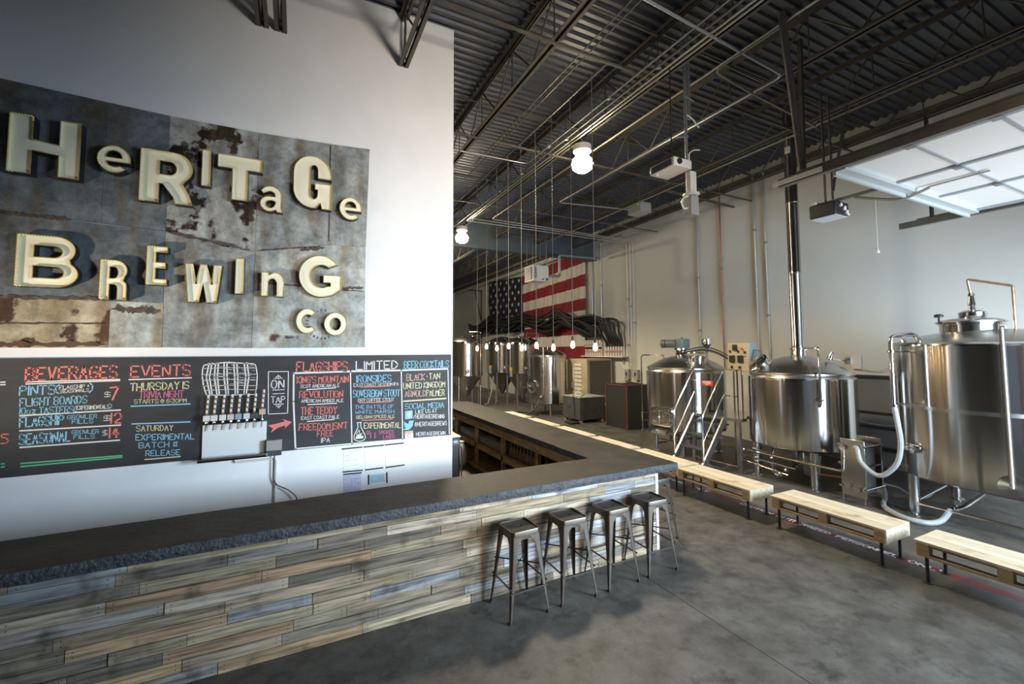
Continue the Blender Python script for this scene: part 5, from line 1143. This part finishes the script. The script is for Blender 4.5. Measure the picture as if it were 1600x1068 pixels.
for y in (13.08,13.5): MB().box(6.35,8.08,y-.02,y+.02,6.42,6.455).build('hanger_bar',M_joist,t)
m=MB(); m.tube([(7.9,13.3,5.1),(8.5,13.3,5.1),(8.55,13.3,5.15),(8.55,13.3,5.9),(10.6,13.6,6.0)],.05,10,round_=.06); m.build('vent_pipe',M_galv,t)
# ---------------- lamps ----------------
def bulb_light(loc,power,col,r,name):
    l=bpy.data.lights.new(name,'POINT'); l.energy=power; l.color=col; l.shadow_soft_size=r; o=bpy.data.objects.new(name,l); COL.objects.link(o); o.location=loc; return o
def lamp_spot(loc,power):
    l=bpy.data.lights.new('roof_glow','SPOT'); l.energy=power; l.color=(1,.85,.60); l.spot_size=R(152); l.spot_blend=.5; l.shadow_soft_size=.3; o=bpy.data.objects.new('roof_glow',l); COL.objects.link(o); o.location=loc; return o
def highbay(loc,label,pw=1):
    x,y,z=loc; t=thing('high_bay_lamp',label,'lamp',loc,'high bay lamps')
    m=MB(); m.lathe([(.05,.02),(.14,.03),(.175,.07),(.175,.18),(.12,.20),(.05,.21)],(x,y,z+.115),16); m.build('ballast_housing',M_offw,t)
    m=MB(); m.lathe([(.055,0),(.075,.1),(.07,.2)],(x,y,z+.06),16); m.build('lamp_neck',M_offw,t)
    m=MB(); m.lathe([(.0005,-.22),(.10,-.205),(.18,-.15),(.205,-.05),(.18,.03),(.10,.10),(.07,.16)],(x,y,z),20); m.build('globe',M_emitlamp,t)  # globe widened to take in the glare around the lamp
    m=MB(); m.tube([(x,y,z+.30),(x,y,z+.41),(4.75,y,z+.44)],.012,8); m.build('hook',M_galv,t)
    for p in (PI/2,): lamp_spot((x,y,z-.26),LAMP_W*pw); bulb_light((x,y,z-.27),22,(1,.85,.60),.10,'roof_glow')
    return t
LAMP_W=1050
highbay((4.79,6.62,6.02),'glowing high bay lamp nearest the camera, right of the white wall')
highbay((4.60,12.8,6.02),'glowing high bay lamp farther back at the edge of the white wall',1.7)
lamp_spot((4.42,.2,5.6),90); lamp_spot((4.6,18.8,5.8),500); bulb_light((5.2,18.0,5.8),430,(1,.86,.62),.15,'roof_glow'); lamp_spot((4.6,25,5.8),500)  # unseen lights added without lamp bodies; the point light brightens the flag
def pendant():
    t=thing('pendant_bulb','x','pendant lamp',(0,0,0),'filament bulbs over the side bar')
    m=MB(); m.lathe([(.0005,-.075),(.022,-.068),(.033,-.045),(.033,-.02),(.022,.02),(.013,.045)],(0,0,0),14); m.build('bulb',M_emitbulb,t)
    m=MB(); m.lathe([(.016,.04),(.018,.05),(.018,.10),(.008,.115)],(0,0,0),12); m.build('socket',M_dark,t)
    m=MB(); m.cyl((0,0,.11),(0,0,3.93),.006,6); m.build('cord',M_cord,t); return t
conduit([(3.8,4.6,6.44),(3.8,10.9,6.44)],.018,'thin rail under the joists from which the filament bulbs hang',m=M_emt,name='pendant_rail',cat='rail')
pb=pendant(); PN=['nearest the camera','second from the camera','third from the camera','fourth from the camera','fifth along, in the middle','sixth from the camera','seventh from the camera','eighth from the camera','farthest from the camera']
for i in range(9):
    o=pb if i==0 else copy_tree(pb); o.location=(3.8,5.0+i*.563,2.54 if i%2 else 2.50); o['label']='glowing filament bulb on a long cord over the side bar, '+PN[i]
    bulb_light((3.8,5.0+i*.563,2.40),5,(1,.62,.3),.03,'pendant_glow')
# ---------------- projector on pole ----------------
t=thing('projector_pole','galvanised pole from the roof carrying the projector and a white box','pole',(4.86,4.24,4.3))
m=MB(); m.cyl((4.86,4.24,4.62),(4.86,4.24,7.2),.020,12); m.build('pole',M_galv,t)
m=MB(); m.bar((5.0,4.3,5.75),(5.0,4.3,7.0),.05,.03); 
m.build('strut_channel',M_galv,t)
m=MB(); m.cyl((4.6,4.2,5.35),(4.9,4.24,5.45),.012,8); m.cyl((4.8,4.2,6.0),(5.1,4.3,6.05),.012,8); m.build('cross_pin',M_galv,t)
MB().box(4.83,4.95,4.16,4.24,4.62,4.92).build('power_box',M_offw,t,bevel=.006)
m=MB(); m.lathe([(.08,0),(.11,.01),(.11,.03),(.05,.04)],(4.88,4.2,4.575),14); m.build('swivel',M_offw,t)
MB().box(4.81,4.96,4.14,4.28,4.30,4.56).build('speaker_box',M_grey,t,bevel=.006)
for pts,r in (([(4.82,4.2,4.40),(4.70,4.18,4.36),(4.66,4.18,4.45),(4.72,4.18,4.53),(4.84,4.2,4.57)],.012),([(4.86,4.2,5.05),(4.80,4.15,5.15),(4.9,4.15,5.22),(5.02,4.15,5.24)],.008),([(4.86,4.22,5.75),(4.95,4.2,5.70),(5.08,4.2,5.60)],.010)): MB().tube(pts,r,8,round_=.05).build('cable',M_offw,t)
t=thing('projector','white ceiling projector held on the galvanised pole','projector',(4.68,4.32,4.93))
MB().box(4.50,4.84,4.14,4.58,4.93,5.05).build('case',M_offw,t,bevel=.008); m=MB(); m.lathe([(.04,0),(.04,.02),(.03,.022)],(4.60,4.14,4.995),16,axis=(0,-1,0)); m.build('lens',M_black,t)
MB().box(4.495,4.50,4.18,4.54,4.945,5.035).build('vent_grille',M_dgrey,t); m=MB(); m.cyl((4.55,4.22,5.05),(4.55,4.22,6.45),.008,6); m.build('hanger_wire',M_black,t)
m=MB(); m.lathe([(.02,0),(.02,.02)],(4.55,4.5,4.91),8); m.build('foot',M_offw,t)
# ---------------- overhead door ----------------
t=thing('garage_door','white panelled overhead door rolled up under the roof at the right','garage door',(7.6,1.0,4.6))
ys=[2.78,2.12,1.48,.84,.2,-.44,-1.1]; xs=[5.74,6.92,8.12,9.42]
for a,b2 in zip(ys[:-1],ys[1:]):
    MB().box(5.74,9.42,b2+.006,a-.006,4.60,4.645).build('door_section',M_doorw,t)
    MB().box(5.74,9.42,a-.025,a+.0,4.58,4.60).build('section_rail',M_doorrail,t)
for x in xs[1:3]: MB().box(x-.03,x+.03,-1.1,2.78,4.575,4.60).build('stile',M_doorrail,t)
for x in (5.76,9.40): MB().box(x-.03,x+.03,-1.1,2.78,4.57,4.60).build('stile',M_doorrail,t)
m=MB(); m.box(5.70,9.46,2.70,2.80,4.545,4.60); m.box(5.70,9.46,2.80,2.83,4.50,4.60); m.build('bottom_strut',mat('pale_door_strut',(.50,.54,.56),.45),t)
m=MB()
for y in ys[1:]:
    for x in xs[:3]: m.box(x-.05,x+.05,y-.04,y+.04,4.555,4.575)
m.build('hinges',M_galv,t)
def rail(x,lb,y1):
    t=thing('door_track',lb,'door track',(x,1,4.66)); MB().box(x-.04,x+.04,YF+.05,y1,4.56,4.57).build('track',M_emt,t) ; MB().box(x-.045,x-.035,YF+.05,y1,4.56,4.66).build('flange',M_joist,t); MB().box(x-.05,x+.05,YF+.05,y1-.25,4.66,4.68).build('angle',M_joist,t)
    return t
t=rail(5.66,'left overhead door track ending beyond the pole with drilled angle',3.44)
m=MB(); m.box(5.60,5.615,2.9,3.5,4.575,4.635)
for k in range(4): m.lathe([(.009,0),(.009,.002)],(5.60,3.30+k*.05,4.605),8,axis=(-1,0,0))
m.build('drilled_angle',M_offw,t)
m=MB(); m.cyl((5.66,3.15,4.66),(5.10,3.0,6.46),.04,12); m.build('diagonal_tube',M_joist,t)
m=MB(); m.bar((5.68,3.15,4.66),(5.72,3.15,6.42),.045,.045); m.build('hanger_angle',M_joist,t)
t=rail(9.62,'right overhead door track beside the tan wall',3.75)
MB().box(9.56,9.62,3.28,3.32,4.66,6.4).build('hanger_angle',M_dark,t)
t=thing('door_opener','black overhead door opener motor hung below its track','door opener',(7.35,3.75,4.45))
MB().box(7.16,7.54,3.55,3.92,4.46,4.67).build('motor_housing',M_dark,t,bevel=.02)
for (x,z,r) in ((7.30,4.61,.028),(7.40,4.57,.034),(7.46,4.52,.03)): m=MB(); m.lathe([(r,0),(r,.02),(r*.5,.022)],(x,3.55,z),12,axis=(0,-1,0)); m.build('end_fitting',M_offw,t)
m=MB(); m.sphere((7.50,3.545,4.49),.022,8); m.build('indicator',M_offw,t)
MB().box(7.18,7.52,3.56,3.91,4.452,4.46).build('light_lens',mat('pale_lens',(.55,.58,.62),.3),t)
MB().box(7.12,7.40,3.80,3.86,4.67,4.70).build('mount_bar',M_offw,t)
MB().box(7.36,7.42,-1.0,3.9,4.70,4.74).build('opener_rail',M_emt,t)
m=MB(); m.tube([(7.40,3.40,4.69),(7.41,3.05,4.55),(7.42,2.90,4.50),(7.42,2.78,4.50),(7.42,2.66,4.53),(7.42,2.56,4.56)],.02,8,round_=.06); m.bar((7.42,2.56,4.57),(7.42,2.0,4.575),.04,.012); m.build('door_arm',mat('tan_door_arm',(.30,.27,.20),.5),t)
for x in (7.25,7.45): m=MB(); m.bar((x,3.72,4.67),(x,3.72,6.45),.045,.012); m.build('hanger_strap',M_joist,t)
m=MB(); m.bar((7.46,3.72,4.9),(8.05,3.75,6.45),.03,.03); m.build('sway_strap',M_joist,t)
m=MB(); m.cyl((7.40,3.15,4.70),(7.40,3.15,3.85),.003,5); m.lathe([(.02,0),(.012,.05)],(7.40,3.15,3.80),8); m.build('release_cord',M_offw,t)
# diagonal brace near the wall
t=thing('roof_brace','dark steel angle slung below the roof towards the tan wall','bracing',(9,7,6.5)); m=MB(); m.bar((8.12,7.8,6.40),(XR-.05,7.9,6.40),.05,.05); m.build('angle',M_joist,t)
